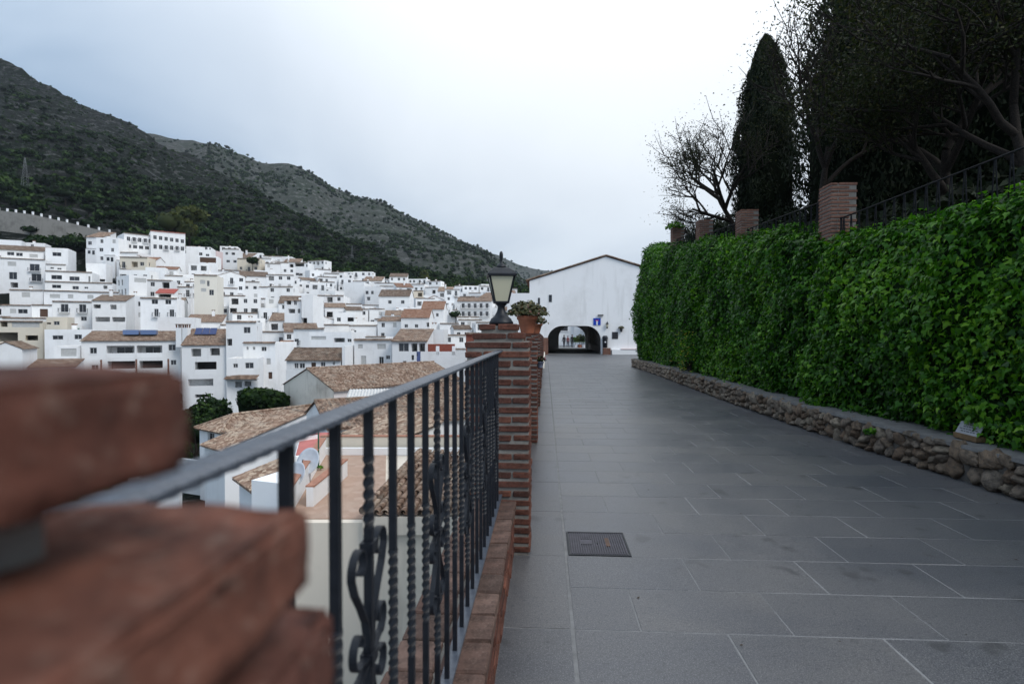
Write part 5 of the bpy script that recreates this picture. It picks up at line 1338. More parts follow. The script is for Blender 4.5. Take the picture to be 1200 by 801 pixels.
lm_house('long low white house with speckled tile roof and terrace',335.5,399,421.5,443,82,6.5,'gable',[(344.5,425.5,349.5,431.7,'w'),(350.5,425.5,357,431.7,'w'),(364.5,424.8,370,432.5,'d'),(375.5,424.3,381,429.5,'w'),(389.5,424,392.3,428,'w')],tile=TILED,rows=8,pitch=.46,base=5)
t=thing('terrace_parapet','low terrace parapet in front of the long speckled roof house','wall',at(353,80,zat(440.5,80)),YAW); MB().box((-2.2,0,-1.5),(2.1,.2,.85)).build('panel',WHITE,t); MB().box((.55,-.05,-1.5),(.75,.25,.95)).build('post',WHITEB,t); MB().box((2.1,.0,-1.2),(5.2,.2,.15)).build('dark_base',DARKIN,t)
o=MB().box((-.22,0,-6),(.22,7,zat(408.5,82)-zat(441,82)+.4)).build('end_gable_wall',WHITEB); o.location=at(402.5,82,zat(441,82)); o.rotation_euler=(0,0,YAW); tag(o,'bright white end wall of the long speckled roof house','wall')
lm_house('two storey white house with thin tiled ledges and blinds',415,459,398,431,86,8,'flat',[(419.5,403.5,425,408.3,'s'),(442,403,452,409,'s'),(423,417,429,427.3,'s'),(444,418,449.5,427,'w'),(452,416.5,457,421,'w')],base=5)
lm_house('white house with glazed bay under a tiled canopy',459.5,500,399.5,430,84,7,'shed',[(467,402,479,412,'w'),(482,402.5,489,412,'o'),(491,402.5,498,412,'o'),(482,416,485,422,'o'),(472,423,476,429,'o')],tile=TILE,pitch=.25,base=5)
t=thing('solar_collector','tilted blue solar collector on a roof stand','solar panel',at(493,79,zat(424.5,79)),YAW+.2); M=Matrix.Rotation(rad(58),4,'X'); MB().box((-.55,-.04,0),(.55,1.7,.06),0,M).build('collector',SOLAR,t); MB().box((-.5,.45,-.1),(-.42,.53,1.25)).build('leg',IRON,t); MB().box((.42,.45,-.1),(.5,.53,1.25)).build('leg',IRON,t)
# red terrace right of it
t=thing('roof_terrace','roof terrace with red floor, white posts and brick red wall','terrace',at(527,74,zat(416,74)),YAW)
MB().box((-3.8,0,-6),(4,7,0)).build('wall',WHITE,t); MB().box((-3.7,.15,.004),(3.9,6.9,.03)).build('floor',REDP,t)
for x in (-1.6,.5,2.5): MB().box((x-.2,.0,0),(x+.2,.4,1.15)).build('post',WHITEB,t)
MB().box((-3.8,6.4,.03),(0,6.8,1.3)).build('back_wall',plain('brick_red_paint',(0.22,0.07,0.045),.8),t); MB().box((-3.8,0,0),(4,.12,.45)).build('parapet',WHITE,t)
lm_house('brown red house front behind the lantern pillar',546,575,391,420,80,8,'flat',[(549,407,558,414,'w')],wall=plain('rust_plaster',(0.20,0.075,0.05),.85),coping=True)
lm_house('white house with chimney stack above the red terrace',497,520,386,408,92,6,'flat',[(505,388,508,392,'w')],coping=False,chim=1)
lm_house('low white house with dark windows and pale awning, above the speckled roof',362,412,389,412,99,8,'flat',[(364.5,394,382,398,'s'),(391,396,404,401,'o'),(407,397,412,401,'w')],coping=False)
lm_house('long white terrace wall under a brown ledge, centre of town',344,380,385,407,108,7,'flat',[(345,397,350,405,'b'),(333,392,336,396,'w')])
# --- upper right of the town
lm_house('white row house with long balconies under a tile roof, right end of town',536,576,353,378,190,9,'gable',[(541+7*i,355.5+9.5*j,544.5+7*i,361+9.5*j,'b') for i in range(5) for j in range(2)],tile=TILE,pitch=.3)
lm_house('white hall with brown roof and long skylight',444,480,347,364,205,9,'gable',[(455,352,459,356,'w'),(470,352,474,356,'w')],tile=TILED,pitch=.55)
lm_house('huge blank white wall of a tall house, upper centre of town',402.5,427,331,362,238,10,'flat',[(428,341,431,345,'w')],coping=False)
lm_house('white house with round window beside the blank wall, upper centre',427.5,447,336,362,232,8,'flat',[(428.5,341,432,345,'w'),(435,341,438,345,'w'),(430,348,434,352,'o')],coping=False)
lm_house('orange roofed white house with glazed veranda, centre right',470,503,372,391,150,9,'gable',[(500,378,509,383,'o'),(474,380,478,384,'w'),(486,380,490,384,'w')],tile=TILEO,pitch=.5)
lm_house('second orange roofed house with plain gable, centre right',494,520,362,380,175,9,'gable',[(500,369,503,374,'w'),(511,367,514,371,'w')],tile=TILEO,pitch=.55)
lm_house('white balcony house with two dark loggias, middle of town',333.5,353,352,384,142,8,'flat',[(336,352.5,341.5,357,'o'),(344.5,352.5,348,357.5,'w'),(338,362,346,367,'o'),(349,362,352,367,'w')],copm=TILE,chim=1)
lm_house('bright blank tower wall beside the balcony house, middle of town',353.5,367,346,384,141,8,'flat',[(351,372.5,360,379,'o')],coping=False)
lm_house('cream tower house with four pale windows, upper left of town',228,255,322.5,352,152,9,'flat',[(235,328.5,241,333,'s'),(243,329,246,335.5,'w'),(236,338,242,342,'s'),(245.5,339.5,251,346,'w')],wall=mk_plaster('pale_cream_plaster',(0.74,0.70,0.62),amount=.15),copm=TILE)
t=lm_house('white house with red roofed roof room, above the dark doors',165,208,349.5,375,129,8,'flat',[(178,351,185.5,356.5,'w'),(194,351,201,356.5,'w'),(181,362,186,371,'b'),(199,362.5,204.5,371,'b')])
lm_house('small roof room with bright red roof',183,204.5,343.5,349,134,4,'shed',[(186,344.5,201,348.5,'o')],tile=plain('red_roof',(0.34,0.07,0.05),.7),pitch=.3,base=3)
lm_house('long white wall house with white terrace above the twin chimneys',185,228,372,392,117,7,'flat',coping=False)
lm_house('white stepped house beside the steep lane',152,173,323,352,150,8,'flat',[(158,326,172,331,'s')],coping=False,left=[(1,1,2,3,'w'),(3,1,4,3,'w'),(5.2,1,6.2,3,'w'),(1,4,2,5.5,'w'),(3.2,4,4.2,5.5,'w')],rot=.95)
# --- top row under the mountain
W=[]
for i in range(5): W+= [(150+i*6.5,279,154+i*6.5,284,'b' if i%2 else 'w')]
lm_house('white holiday block with long balconies at the top of the town',147,180,275,302,193,10,'flat',W+[(150+i*7,288,155+i*7,292,'w') for i in range(4)],rot=.80)
W=[]
for i in range(6): W+= [(181+i*6.4,277.5+i*.4,185+i*6.4,282+i*.4,'w'),(181+i*6.4,288,185+i*6.4,293,'b' if i in (2,4) else 'w')]
lm_house('long white block with red roof edge at the top of the town',178,218.5,272.5,304,197,11,'flat',W,copm=plain('red_ridge_tile',(0.30,0.09,0.06),.8),chim=3,rot=.62)
lm_house('white house with blue framed windows, top right of the holiday block',219,248,289.5,310,212,9,'flat',[(241,289.5,244,292.5,'w'),(246,290,248.5,292.5,'w'),(234,296,238,299.5,'w'),(242,297.5,246,301,'w')],coping=False)
lm_house('stepped white house with brown terrace screen, top of town',234,256,300.5,312,205,6,'flat',[(235,302,254,308,'d')],coping=False)
lm_house('tall white stepped house at the crest of the town',262,281,292,318,232,8,'flat',[(265,296,268,299,'w'),(272,296,276,299,'o'),(266,305,270,308,'w'),(274,305,278,308,'w')],coping=True)
lm_house('white house with dark roof loggia standing above its neighbours',345,361,308,332,262,8,'flat',[(346,308.5,357,312.5,'o'),(359,310,362,313,'w'),(347,320,351,323,'w'),(350,320.5,355,323.5,'o')],copm=TILE)

# --- filler: the rest of the white town, stepping up the slope
ANCH=[((25,320),'the tall left flats'),((95,330),'the stepped terraces'),((30,390),'the old dark fronted building'),((150,425),'the loggia block'),((240,425),'the solar panel roof'),((130,368),'the arched terrace house'),((242,337),'the cream tower house'),((185,285),'the holiday blocks'),((235,300),'the blue window house'),((350,365),'the middle balcony house'),((365,425),'the long speckled roof house'),((437,412),'the house with blinds'),((415,345),'the huge blank wall'),((462,350),'the skylight hall'),((555,362),'the balcony row house'),((490,380),'the orange roofed houses'),((353,318),'the dark loggia house'),((272,303),'the crest house'),((187,360),'the red roofed room'),((303,420),'the three window house'),((590,350),'the lantern')]
AWN=[plain('brown_awning',(0.16,0.09,0.06),.8),plain('green_awning',(0.05,0.11,0.08),.8),plain('ochre_awning',(0.34,0.24,0.14),.8),plain('grey_awning',(0.28,0.29,0.31),.8)]
cells=[]; d=114.0
used=[]
rf=random.Random(77)
while d<300:
    px=(-150 if d>130 else -30)+rf.uniform(-8,8)
    while px<625:
        rt=ip(px,RTOP)
        wm=rf.uniform(5.0,8.8)*(1.0+0.12*(d>200)); wp=wm*FP/d
        pc=px+wp/2; px2=px+wp
        if d<rt-3 and not (pc<330 and d<118) and not (pc<98 and d>181):
            cells.append((px,px2,d+rf.uniform(-2.5,2.5),wm))
        px=px2+rf.uniform(-.5,2.0) + (rf.uniform(3,9) if rf.random()<.12 else 0)
    d+= 8.0 if d<190 else 11.5
nh=0; base_labels={}
def clash(x0,x1,yt,d,yb):
    for (a,b,lt,lb,ld,lbk) in LAND:
        if x1<=a+1 or x0>=b-1: continue
        ov=min(x1,b)-max(x0,a)
        if ov<2: continue
        if ld-3<d<lbk+1.5: return True              # stands in a landmark
        if d<ld and yt<lb-7: return True            # would hide a landmark
    return False
for (a,b,dd,wm) in cells:
    pc=(a+b)/2; zg=ground(pc,dd); H=rf.choice((3.2,5.6,5.8,6.2,6.4,8.2)); 
    yb=390-(zg-EYE)*FP/dd; yt=390-(zg+H-EYE)*FP/dd
    ok=False
    for hh in (H,5.6,3.2):
        yt=390-(zg+hh-EYE)*FP/dd
        if not clash(a,b,yt,dd,yb): ok=True; H=hh; break
    if not ok: continue
    # wholly behind a landmark?
    hid=any(l[0]<=a+1 and l[1]>=b-1 and l[2]<yt-1 and l[4]<dd for l in LAND)
    if hid or pc>600: continue
    D=rf.uniform(5.5,7.5); kind=rf.choices(['flat','flat','shed','gable','gablex'],[.55,.25,.09,.08,.03])[0]
    st=max(1,int(round(H/2.8))); fr=[]; n=max(1,int(wm/2.35)); cw=wm/n
    for s in range(st):
        for i in range(n):
            if rf.random()<.16: continue
            k=rf.choices(['w','s','o','b','d'],[.52,.10,.14,.16,.08])[0]; u=-wm/2+(i+.5)*cw+rf.uniform(-.3,.3); z=s*2.75
            if k=='b' and s==0: k='w'
            if k=='d' and s>0: k='w'
            if k in 'ws': fr.append((u-rf.uniform(.4,.65),z+.95,u+rf.uniform(.4,.65),z+2.15,k))
            elif k=='o': fr.append((u-.9,z+.5,u+.9,z+2.2,k))
            else: fr.append((u-.5,z+.05,u+.5,z+2.15,k))
    sl=[(1+i*2.6,s*2.75+.95,2+i*2.6,s*2.75+2.1,'w') for s in range(st) for i in range(2) if rf.random()<.35]
    sl2=[(1+i*2.6,s*2.75+.95,2+i*2.6,s*2.75+2.1,'w') for s in range(st) for i in range(2) if rf.random()<.4]
    rot=-.65*math.atan((pc-600)/FP)+noise.noise(Vector((pc*.012,dd*.02,0)))*.75+rf.uniform(-.12,.12)
    wl=rf.choices([WHITE,WHITEB,CREAM,PINK],[.60,.36,.03,.01])[0]; tl=rf.choice([TILE,TILE,TILED,TILEO,TILEN]); cp=rf.random()<.55; ch=1 if rf.random()<.3 else 0
    if wl is CREAM: cname='cream'
    elif wl is PINK: cname='pale pink'
    else: cname='white'
    sname={1:'single storey',2:'two storey',3:'three storey'}[min(3,st)]
    rname={'flat':'flat roof and brown tiled edge' if cp else 'plain flat roof','shed':'sloping tiled roof','gable':'ridged tiled roof','gablex':'tiled gable to the front'}[kind]
    feat=[]
    if any(q[4]=='b' for q in fr): feat.append('balcony')
    if any(q[4]=='o' for q in fr): feat.append('dark opening')
    if any(q[4]=='d' for q in fr): feat.append('brown door')
    if ch: feat.append('chimney')
    an=min(ANCH,key=lambda q:(q[0][0]-pc)**2+((q[0][1]-(yt+3))*1.5)**2); dx=pc-an[0][0]; dy=(yt+3)-an[0][1]
    relp = ('just above' if dy<0 else 'just below') if abs(dy)>abs(dx)*.8 else ('to the right of' if dx>0 else 'to the left of')
    if (dx*dx+dy*dy)>45**2: relp=relp.replace('just','well')
    label=f"{cname} {sname} house, {rname}"+(f", {feat[0]}" if feat else "")+f", {relp} {an[1]}"
    ws=label.split()
    if len(ws)>16: label=f"{cname} {sname} house, {rname}, {relp} {an[1]}"
    if len(label.split())>16: label=f"{cname} house, {rname}, {relp} {an[1]}"
    if len(label.split())>16: label=f"{cname} house, tiled roof edge, {relp} {an[1]}"
    th_=house(label,at(pc,dd,zg),YAW+rot,wm,D,H,kind,fr,sl,sl2,wl,tl,cp,base=8,chim=ch,group='white houses filling the hillside town',pitch=rf.uniform(.28,.42)); nh+=1
    if rf.random()<.16:   # cloth awning over part of the front
        aw=wm*.35; ax=rf.uniform(-1,1)*(wm-aw)/2; am=MB(); am.add([(ax-aw/2,-.003,2.45),(ax+aw/2,-.003,2.45),(ax+aw/2,-1.2,2.05),(ax-aw/2,-1.2,2.05),(ax+aw/2,-1.2,1.85),(ax-aw/2,-1.2,1.85)],[(0,1,2,3),(3,2,4,5)]); am.build('awning',rf.choice(AWN),th_)
    if rf.random()<.5:   # lower front annex with its own roof terrace
        aw=wm*rf.uniform(.4,.75); ad=rf.uniform(1.6,2.6); ah=rf.uniform(2.0,3.0) if H>4 else 1.2; ax=rf.uniform(-1,1)*(wm-aw)/2
        am=MB(); am.box((ax-aw/2,-ad,-5),(ax+aw/2,-.004,ah),0); am.box((ax-aw/2-.06,-ad-.08,ah+.002),(ax+aw/2+.06,-ad+.16,ah+.10),1)
        if rf.random()<.6: am.box((ax-aw*.3,-ad-.012,ah-1.7),(ax-aw*.3+.9,-ad-.002,ah-.6),2); am.box((ax+aw*.1,-ad-.012,ah-2.0),(ax+aw*.1+.8,-ad-.002,ah-.6),2)
        am.build('annex',[wl,rf.choice([TILED,TILE,WHITEB]),GLASS],th_)
print('filler houses',nh)

# ================================================================== NEAR ROOFS BELOW THE RAILING
# hall with the stained gable
t=house('long tiled barn with a stained cream gable wall',at(391,54,zat(500,54)),YAW+rad(51),17,9.0,zat(457,54)-zat(500,54),'gable',[(1.9-8.5,.75,3.1-8.5,2.05,'w'),(5.1-8.5,.9,6.5-8.5,1.9,'w')],wall=mk_plaster('pale_rose_plaster',(0.74,0.68,0.66),amount=.12),tile=TILEN,rows=14,pitch=.40,base=8,name='barn',cat='barn')
t.location=at(391,54,zat(500,54))+Matrix.Rotation(YAW+rad(51),3,'Z')@Vector((8.5,0,0))
g=MB(); Hh=zat(457,54)-zat(500,54); g.add([(-8.53,-.02,-8),(-8.53,9.02,-8),(-8.53,9.02,Hh-.02),(-8.53,4.5,Hh+4.5*.40-.03),(-8.53,-.02,Hh-.02)],[(0,4,3,2,1)]); g.build('stained_gable_wall',STAIN,t)
# long hipped roof building and its neighbours
def loc_house(label,px,d,yeave,rot,W,D,roof,**k):
    z=zat(yeave,d); zb=-13.6; return house(label,at(px,d,zb),YAW+rot,W,D,z-zb,roof,base=1,**k)
t=house('long white building with a hipped speckled tile roof below the trees',at(246,46,-13.6),YAW+rad(-35),3.6,14,zat(503,46)+13.6,'hip',[(-.5,zat(517,46)+13.2,.55,zat(507.5,46)+13.6,'w')],wall=WHITE,tile=TILEN,base=1,pitch=.5,name='long_building',cat='building')
t=house('lower white wing with a lean-to tile roof beside the hipped building',at(250,39,-13.6),YAW+rad(-40),3.2,12,zat(524,39)+13.6,'gable',wall=WHITE,tile=TILEN,base=1,pitch=.3,name='tiled_wing',cat='building')
t=house('white house with a broad speckled tile roof just past the near brick',at(296,27,-13.6),YAW+rad(-50),5.0,9,zat(572,27)+13.6,'shed',wall=WHITE,tile=TILEN,rows=16,base=1,pitch=.28,name='tiled_house',cat='house')
t=house('brown tiled house beyond the far parapet, seen between the railing bars',at(470,36,-13.6),YAW+rad(30),9,7,zat(495,36)+13.6,'gable',[(-3,zat(515,36)+13.6-.4,-1.8,zat(505,36)+13.6,'o'),(1,zat(515,36)+13.6-.4,2.4,zat(505,36)+13.6,'o')],wall=WHITE,tile=TILEN,rows=9,base=1,pitch=.34)
t=house('white house with a plain sloping tiled roof beside the far end of the railing',at(560,44,-13.6),YAW+rad(-12),12,8,zat(478,44)+13.6,'gable',[(-4,zat(492,44)+13.6-.5,-2.6,zat(484,44)+13.6,'w'),(-.5,zat(492,44)+13.6-.5,.9,zat(484,44)+13.6,'w')],wall=WHITE,tile=TILEN,rows=9,base=1,pitch=.36)
t=house('low white house with a pale sheet roof behind the barn corner',at(430,47,-13.6),YAW+rad(10),3.4,4,zat(474,47)+13.6,'shed',[(-1.6,zat(485,47)+13.6-.5,-.4,zat(476,47)+13.6,'w')],wall=WHITE,tile=plain('pale_sheet_roof',(0.55,0.54,0.52),.6),base=1,pitch=.2)
# terrace with the satellite dishes
TZ=-3.86
tl=lambda px,d,z: Vector(at(px,d,z))
t=thing('terrace_house','cream house with a brown roof terrace below the railing','house',(0,0,0))
def slab_poly(name,pts,z0,z1,mat,parent):
    n=len(pts); vs=[(p.x,p.y,z0) for p in pts]+[(p.x,p.y,z1) for p in pts]; fs=[tuple(range(n-1,-1,-1)),tuple(range(n,2*n))]+[(i,(i+1)%n,n+(i+1)%n,n+i) for i in range(n)]
    return MB().add(vs,fs).build(name,mat,parent)
def wall_line(name,a,b,z0,z1,th,mat,parent,cop=None):
    a=Vector((a.x,a.y,0));b=Vector((b.x,b.y,0)); d=(b-a).normalized(); n=Vector((-d.y,d.x,0))*th/2
    o=slab_poly(name,[a-n,b-n,b+n,a+n],z0,z1,mat,parent)
    if cop: n2=n*1.25; slab_poly('coping',[a-n2,b-n2,b+n2,a+n2],z1+.002,z1+.045,cop,o)
    return o
COPR=plain('terracotta_coping',(0.36,0.17,0.11),.8,var=.25,scale=12)
CREAMW=mk_plaster('cream_weathered_plaster',(0.68,0.60,0.50),stain=(0.34,0.29,0.23),amount=.55)
A,B,C,D_=at(322,16.2),at(640,16.2),at(620,25.5),at(372,25.5)
slab_poly('wall',[A,B,C,D_],-14,TZ-.02,CREAMW,t)
FLOOR=mk_tile('terrace_floor_tile',[(0.36,0.24,0.18),(0.41,0.28,0.21),(0.45,0.32,0.25)],scale=3.3,la=.2)
slab_poly('floor',[at(326,16.5),at(450,16.5),at(452,25.2),at(376,25.2)],TZ-.015,TZ+.012,FLOOR,t)
wall_line('parapet',at(376,25.2),at(600,25.2),TZ,zat(525,25.2),.25,WHITE,t)
wall_line('parapet',at(376,25.6),at(600,25.6),TZ,zat(511.5,25.6),.25,CREAM,t,COPR)
wall_line('parapet',at(333,16.6),at(378,25.0),TZ,TZ+.75,.22,WHITE,t,COPR)
wall_line('low_partition',at(362,17.6),at(403,21.4),TZ,TZ+.62,.22,WHITE,t,COPR)
# the tile roof beside the terrace: ridge cap on its left verge
ra,rb,rc,rd_=at(424,16.0,zat(603,16.0)),at(600,16.0,zat(603,16.0)),at(585,22.6,zat(531,22.6)),at(492,22.6,zat(531,22.6))
t2=thing('tiled_house_roof_section','near roof of curved clay tiles seen through the railing bars','roof',(0,0,0))
slab_poly('roof_deck',[ra+Vector((0,0,0)),rb,rc,rd_],-1,-1.01,MORTAR,t2) if False else None
m=MB(); m.quad(ra-Vector((0,0,.09)),rb-Vector((0,0,.09)),rc-Vector((0,0,.09)),rd_-Vector((0,0,.09))); m.add([ra-Vector((0,0,.09)),rd_-Vector((0,0,.09)),Vector((rd_.x,rd_.y,TZ-.3)),Vector((ra.x,ra.y,TZ-.3))],[(0,1,2,3)]); m.add([ra-Vector((0,0,.09)),Vector((ra.x,ra.y,TZ-.3)),Vector((rb.x,rb.y,TZ-.3)),rb-Vector((0,0,.09))],[(0,1,2,3)]); m.build('roof_deck',CREAMW,t2)
def tile_mesh(seed):
    r=random.Random(seed); vs=[];fs=[]; L=.44; n=6
    for y,rr,z in ((0,.098,.0),(L,.076,.0)):
        for s in range(n+1): a=math.pi*s/n; vs.append((-rr*math.cos(a),y,rr*.75*math.sin(a)+z))
    for y,rr,z in ((0,.084,.0),(L,.064,.0)):
        for s in range(n+1): a=math.pi*s/n; vs.append((-rr*math.cos(a),y,rr*.75*math.sin(a)+z-.004))
    k=n+1
    for s in range(n): fs.append((s,s+1,k+s+1,k+s)); fs.append((2*k+s+1,2*k+s,3*k+s,3*k+s+1)); fs.append((s+1,s,2*k+s,2*k+s+1))
    me=MB().add([(v[0]+r.uniform(-.003,.003),v[1],v[2]+r.uniform(-.003,.003)) for v in vs],fs).mesh('roof_tile',TILEN,True); return me
tms=[tile_mesh(i) for i in range(4)]
def tile_field(parent,a,b,c,d,pitch,objs):
    """tiles over the quad a-b (eave) c-d (ridge); courses run up the slope"""
    tot=0; j=MB(); rows=int(((d-a).length+(c-b).length)/2/.33)
    for r_ in range(rows):
        f=r_/rows; e0=a.lerp(d,f); e1=b.lerp(c,f); g0=a.lerp(d,f+1/rows); L=(e1-e0).length; n=int(L/pitch)
        for i in range(n):
            q=(i+.5)/n; p=e0.lerp(e1,q); up=(a.lerp(b,q)-d.lerp(c,q)); up=-up.normalized(); ux=(e1-e0).normalized(); nz_=ux.cross(up).normalized(); ux=up.cross(nz_)
            for lay in (0,1):
                if lay==0: R_=Matrix((-ux,up,-nz_)).transposed(); pos=p+ux*(pitch/2)+nz_*.035
                else: R_=Matrix((ux,up,nz_)).transposed(); pos=p+nz_*.045
                Mx=Matrix.LocRotScale(pos+nz_*(.012*(r_%2))+Vector((rnd.uniform(-.008,.008),rnd.uniform(-.008,.008),rnd.uniform(0,.006))),(R_.to_quaternion()@Matrix.Rotation(rnd.uniform(-.05,.05),3,'Z').to_quaternion()),Vector((1,1,1)))
                me=tms[rnd.randint(0,3)]
                if lay==1 and tot<objs: o=link('roof_tile',me,parent); o.matrix_basis=Mx; tot+=1
                else: j.add([Mx@v.co for v in me.vertices],[tuple(x.vertices) for x in me.polygons])
    stuff(j.build('roof_tile',TILEN,parent,True))
tile_field(t2,ra,rb,rc,rd_,.235,296)
n=18
for i in range(n):
    p=ra.lerp(rd_,i/n); q=ra.lerp(rd_,(i+1.25)/n); MB().tube([p+Vector((0,0,.09)),q+Vector((0,0,.10))],[.115,.09],8).build('verge_tile',TILEN,t2)
# satellite dishes
def dish(label,p,r,az,el=25):
    t=thing('satellite_dish',label,'satellite dish',p,0,None)
    DM=plain('dish_grey_'+str(rnd.randint(0,999)),(0.55,0.58,0.62),.5)
    M=Matrix.Translation((0,0,.75))@Matrix.Rotation(az,4,'Z')@Matrix.Rotation(rad(90-el),4,'X')
    m=MB(); vs=[];fs=[]; nr_,na=6,28
    for side in (0,1):
        for i in range(nr_+1):
            rr=r*i/nr_
            for k in range(na): a=2*math.pi*k/na; vs.append(M@Vector((rr*math.cos(a),rr*1.08*math.sin(a),.16*r*(i/nr_)**2*1.6-side*.012)))
    o=(nr_+1)*na
    for i in range(nr_):
        for k in range(na):
            a=i*na+k; b=i*na+(k+1)%na; fs.append((a,b,b+na,a+na)); fs.append((o+b,o+a,o+a+na,o+b+na))
    for k in range(na): a=nr_*na+k; b=nr_*na+(k+1)%na; fs.append((a,b,o+b,o+a))
    m.add(vs,fs); m.build('reflector',DM,t,True)
    MB().tube([(0,0,0),(0,.0,.75)],.025,8).build('mast',FENCE,t)
    f=M@Vector((0,0,r*.95)); b=M@Vector((0,-r*1.05,.2)); MB().tube([b,f],.012,6).build('feed_arm',FENCE,t); MB().tube([f,M@Vector((0,0,r*.78))],[.03,.035],8).build('receiver',DM,t)
dish('larger pale satellite dish on the brown terrace',at(362,20.5,TZ),.46,YAW+rad(-18))
dish('smaller satellite dish behind the near brick corner',at(347,18.6,TZ),.40,YAW+rad(-25))
# green pole, washing line post
o=thing('green_pole','thin green pole with a cross wire at the terrace wall','pole',at(372.5,22.6,TZ)); MB().tube([(0,0,0),(0,0,1.75)],.03,6).build('shaft',plain('green_paint',(0.02,0.10,0.06),.6),o); MB().tube([(-.9,0,1.62),(.4,.2,1.85)],.012,4).build('wire',FENCE,o)
leaf_ball('foliage',thing('weed_tuft','small green weed at the foot of the green pole','plant',at(374,22.3,TZ)),(0,0,.1),.16,80,.07,IVY,91)
# red patio and white walls beyond the terrace
t=thing('red_patio','red painted patio with white walls beyond the terrace','patio',(0,0,0))
slab_poly('base',[at(344,26.5),at(400,27.5),at(400,33),at(352,33)],-13,zat(528,28),WHITE,t)
slab_poly('floor',[at(346,26.8),at(398,27.8),at(398,32.8),at(353,32.8)],zat(528,28)+.004,zat(528,28)+.05,REDP,t)
wall_line('wall',at(344,30),at(372,31),-6,zat(514,30),.25,WHITE,t); wall_line('wall',at(338,26),at(378,27),-6,zat(545,26),.2,WHITEB,t)
t=thing('white_roof_block','white roof box with pierced block screen beside the speckled roof','wall',at(313,24,zat(577,24)),YAW-.35)
MB().box((-.9,0,-3),(1.4,1.6,.42)).build('wall',WHITEB,t)
pb=MB().box((-.3,1.25,.425),(1.5,1.38,.95)).build('screen',WHITE,t)
for i in range(6):
    for j_ in range(2): MB().lathe([(.075,0),(.075,.012)],10).build('hole',DARKIN,pb); bpy.context.scene.collection.objects[-1];  # flat dark discs painted as the shade in the block holes
for i,o in enumerate([c for c in pb.children if c.name.startswith('hole')]): o.location=(-.12+(i%6)*.28,1.243,.56+(i//6)*.25); o.rotation_euler=(rad(90),0,0)
wall_line_t=thing('street_wall','long low white wall with a dark railing along the lane below','wall',(0,0,0))
wall_line('wall',at(165,52),at(245,48),-14,zat(536,50),.3,WHITE,wall_line_t)
for i in range(12):
    p=at(158+i*4.2,44,zat(556,44)); MB().tube([p,p+Vector((0,0,.8))],.025,4).build('bar',FENCE,wall_line_t)
p0,p1=at(158,44,zat(556,44)+.8),at(206,44,zat(556,44)+.8); MB().tube([p0,p1],.03,4).build('rail',FENCE,wall_line_t)
wall_line('rail_base',at(150,44),at(210,44),-14,zat(556,44),.4,WHITE,wall_line_t)
# parked red car in the lane
t=thing('parked_car','small red car parked in the lane below the trees','car',at(220,53,-13.4),YAW+rad(55))
CARP=plain('red_car_paint',(0.30,0.015,0.02),.25,.6,var=.03)
m=MB(); prof=[(-2.0,.35),(-2.0,.75),(-1.3,.85),(-.7,1.35),(.9,1.38),(1.6,.92),(2.0,.85),(2.0,.35)]; vs=[(x,-.85 if z<1 else -.68,z) for x,z in prof]+[(x,.85 if z<1 else .68,z) for x,z in prof]; n=8
m.add(vs,[tuple(range(n-1,-1,-1)),tuple(range(n,2*n))]+[(i,(i+1)%n,n+(i+1)%n,n+i) for i in range(n)]); m.build('body',CARP,t)
MB().add([(-.72,-.6,1.30),(-1.25,-.7,.90),(-1.25,.7,.90),(-.72,.6,1.30)],[(0,1,2,3)]).build('windscreen',GLASS,t).location=(-.02,0,.03)
MB().add([(-.9,-.79,.95),(1.2,-.79,.95),(.85,-.70,1.30),(-.6,-.70,1.30)],[(0,1,2,3)]).build('side_window',GLASS,t).location=(0,-.03,0)
for x in (-1.3,1.25):
    for y in (-.78,.78): w_=MB().lathe([(.30,-.09),(.32,0),(.30,.09)],14).build('wheel',BIN,t,True); w_.location=(x,y,.32); w_.rotation_euler=(rad(90),0,0)
# trees in the lane
def round_tree(label,p,r,h,seed,n,mat,flat=(1,1,.8),group=None,name='leafy_tree'):
    t=thing(name,label,'tree',p,0,group); m=MB(); m.tube([(0,0,-.5),(.1,0,h*.5),(0,.1,h)],[r*.09,r*.07,r*.04],7)
    for k in range(6): a=k*1.05; m.tube([(0,0,h*.55),(math.cos(a)*r*.35,math.sin(a)*r*.35,h*.85),(math.cos(a)*r*.7,math.sin(a)*r*.7,h+.1*r)],[r*.05,r*.035,r*.015],5)
    m.build('trunk',BARK,t)
    V,F,tn=clump_crown(seed,n,flat,.13); o=link('crown',np_mesh('crown',V*r,F,mat,tn),t,(0,0,h)); return t
round_tree('rounded dark green tree against the stained gable',at(300,57,-13.2),3.0,zat(470,57)+13.2-.3,101,2600,PINE,(1.05,1,.62))
round_tree('loose lighter green tree in front of the solar roof block',at(246,55,-13.2),2.0,zat(488,55)+13.2,102,1800,PINE,(1.05,1,1.25))
round_tree('low green tree behind the near brick, beside the lane',at(228,52,-13.2),1.7,zat(506,52)+13.2,103,1400,PINE,(1.2,1,1.1))
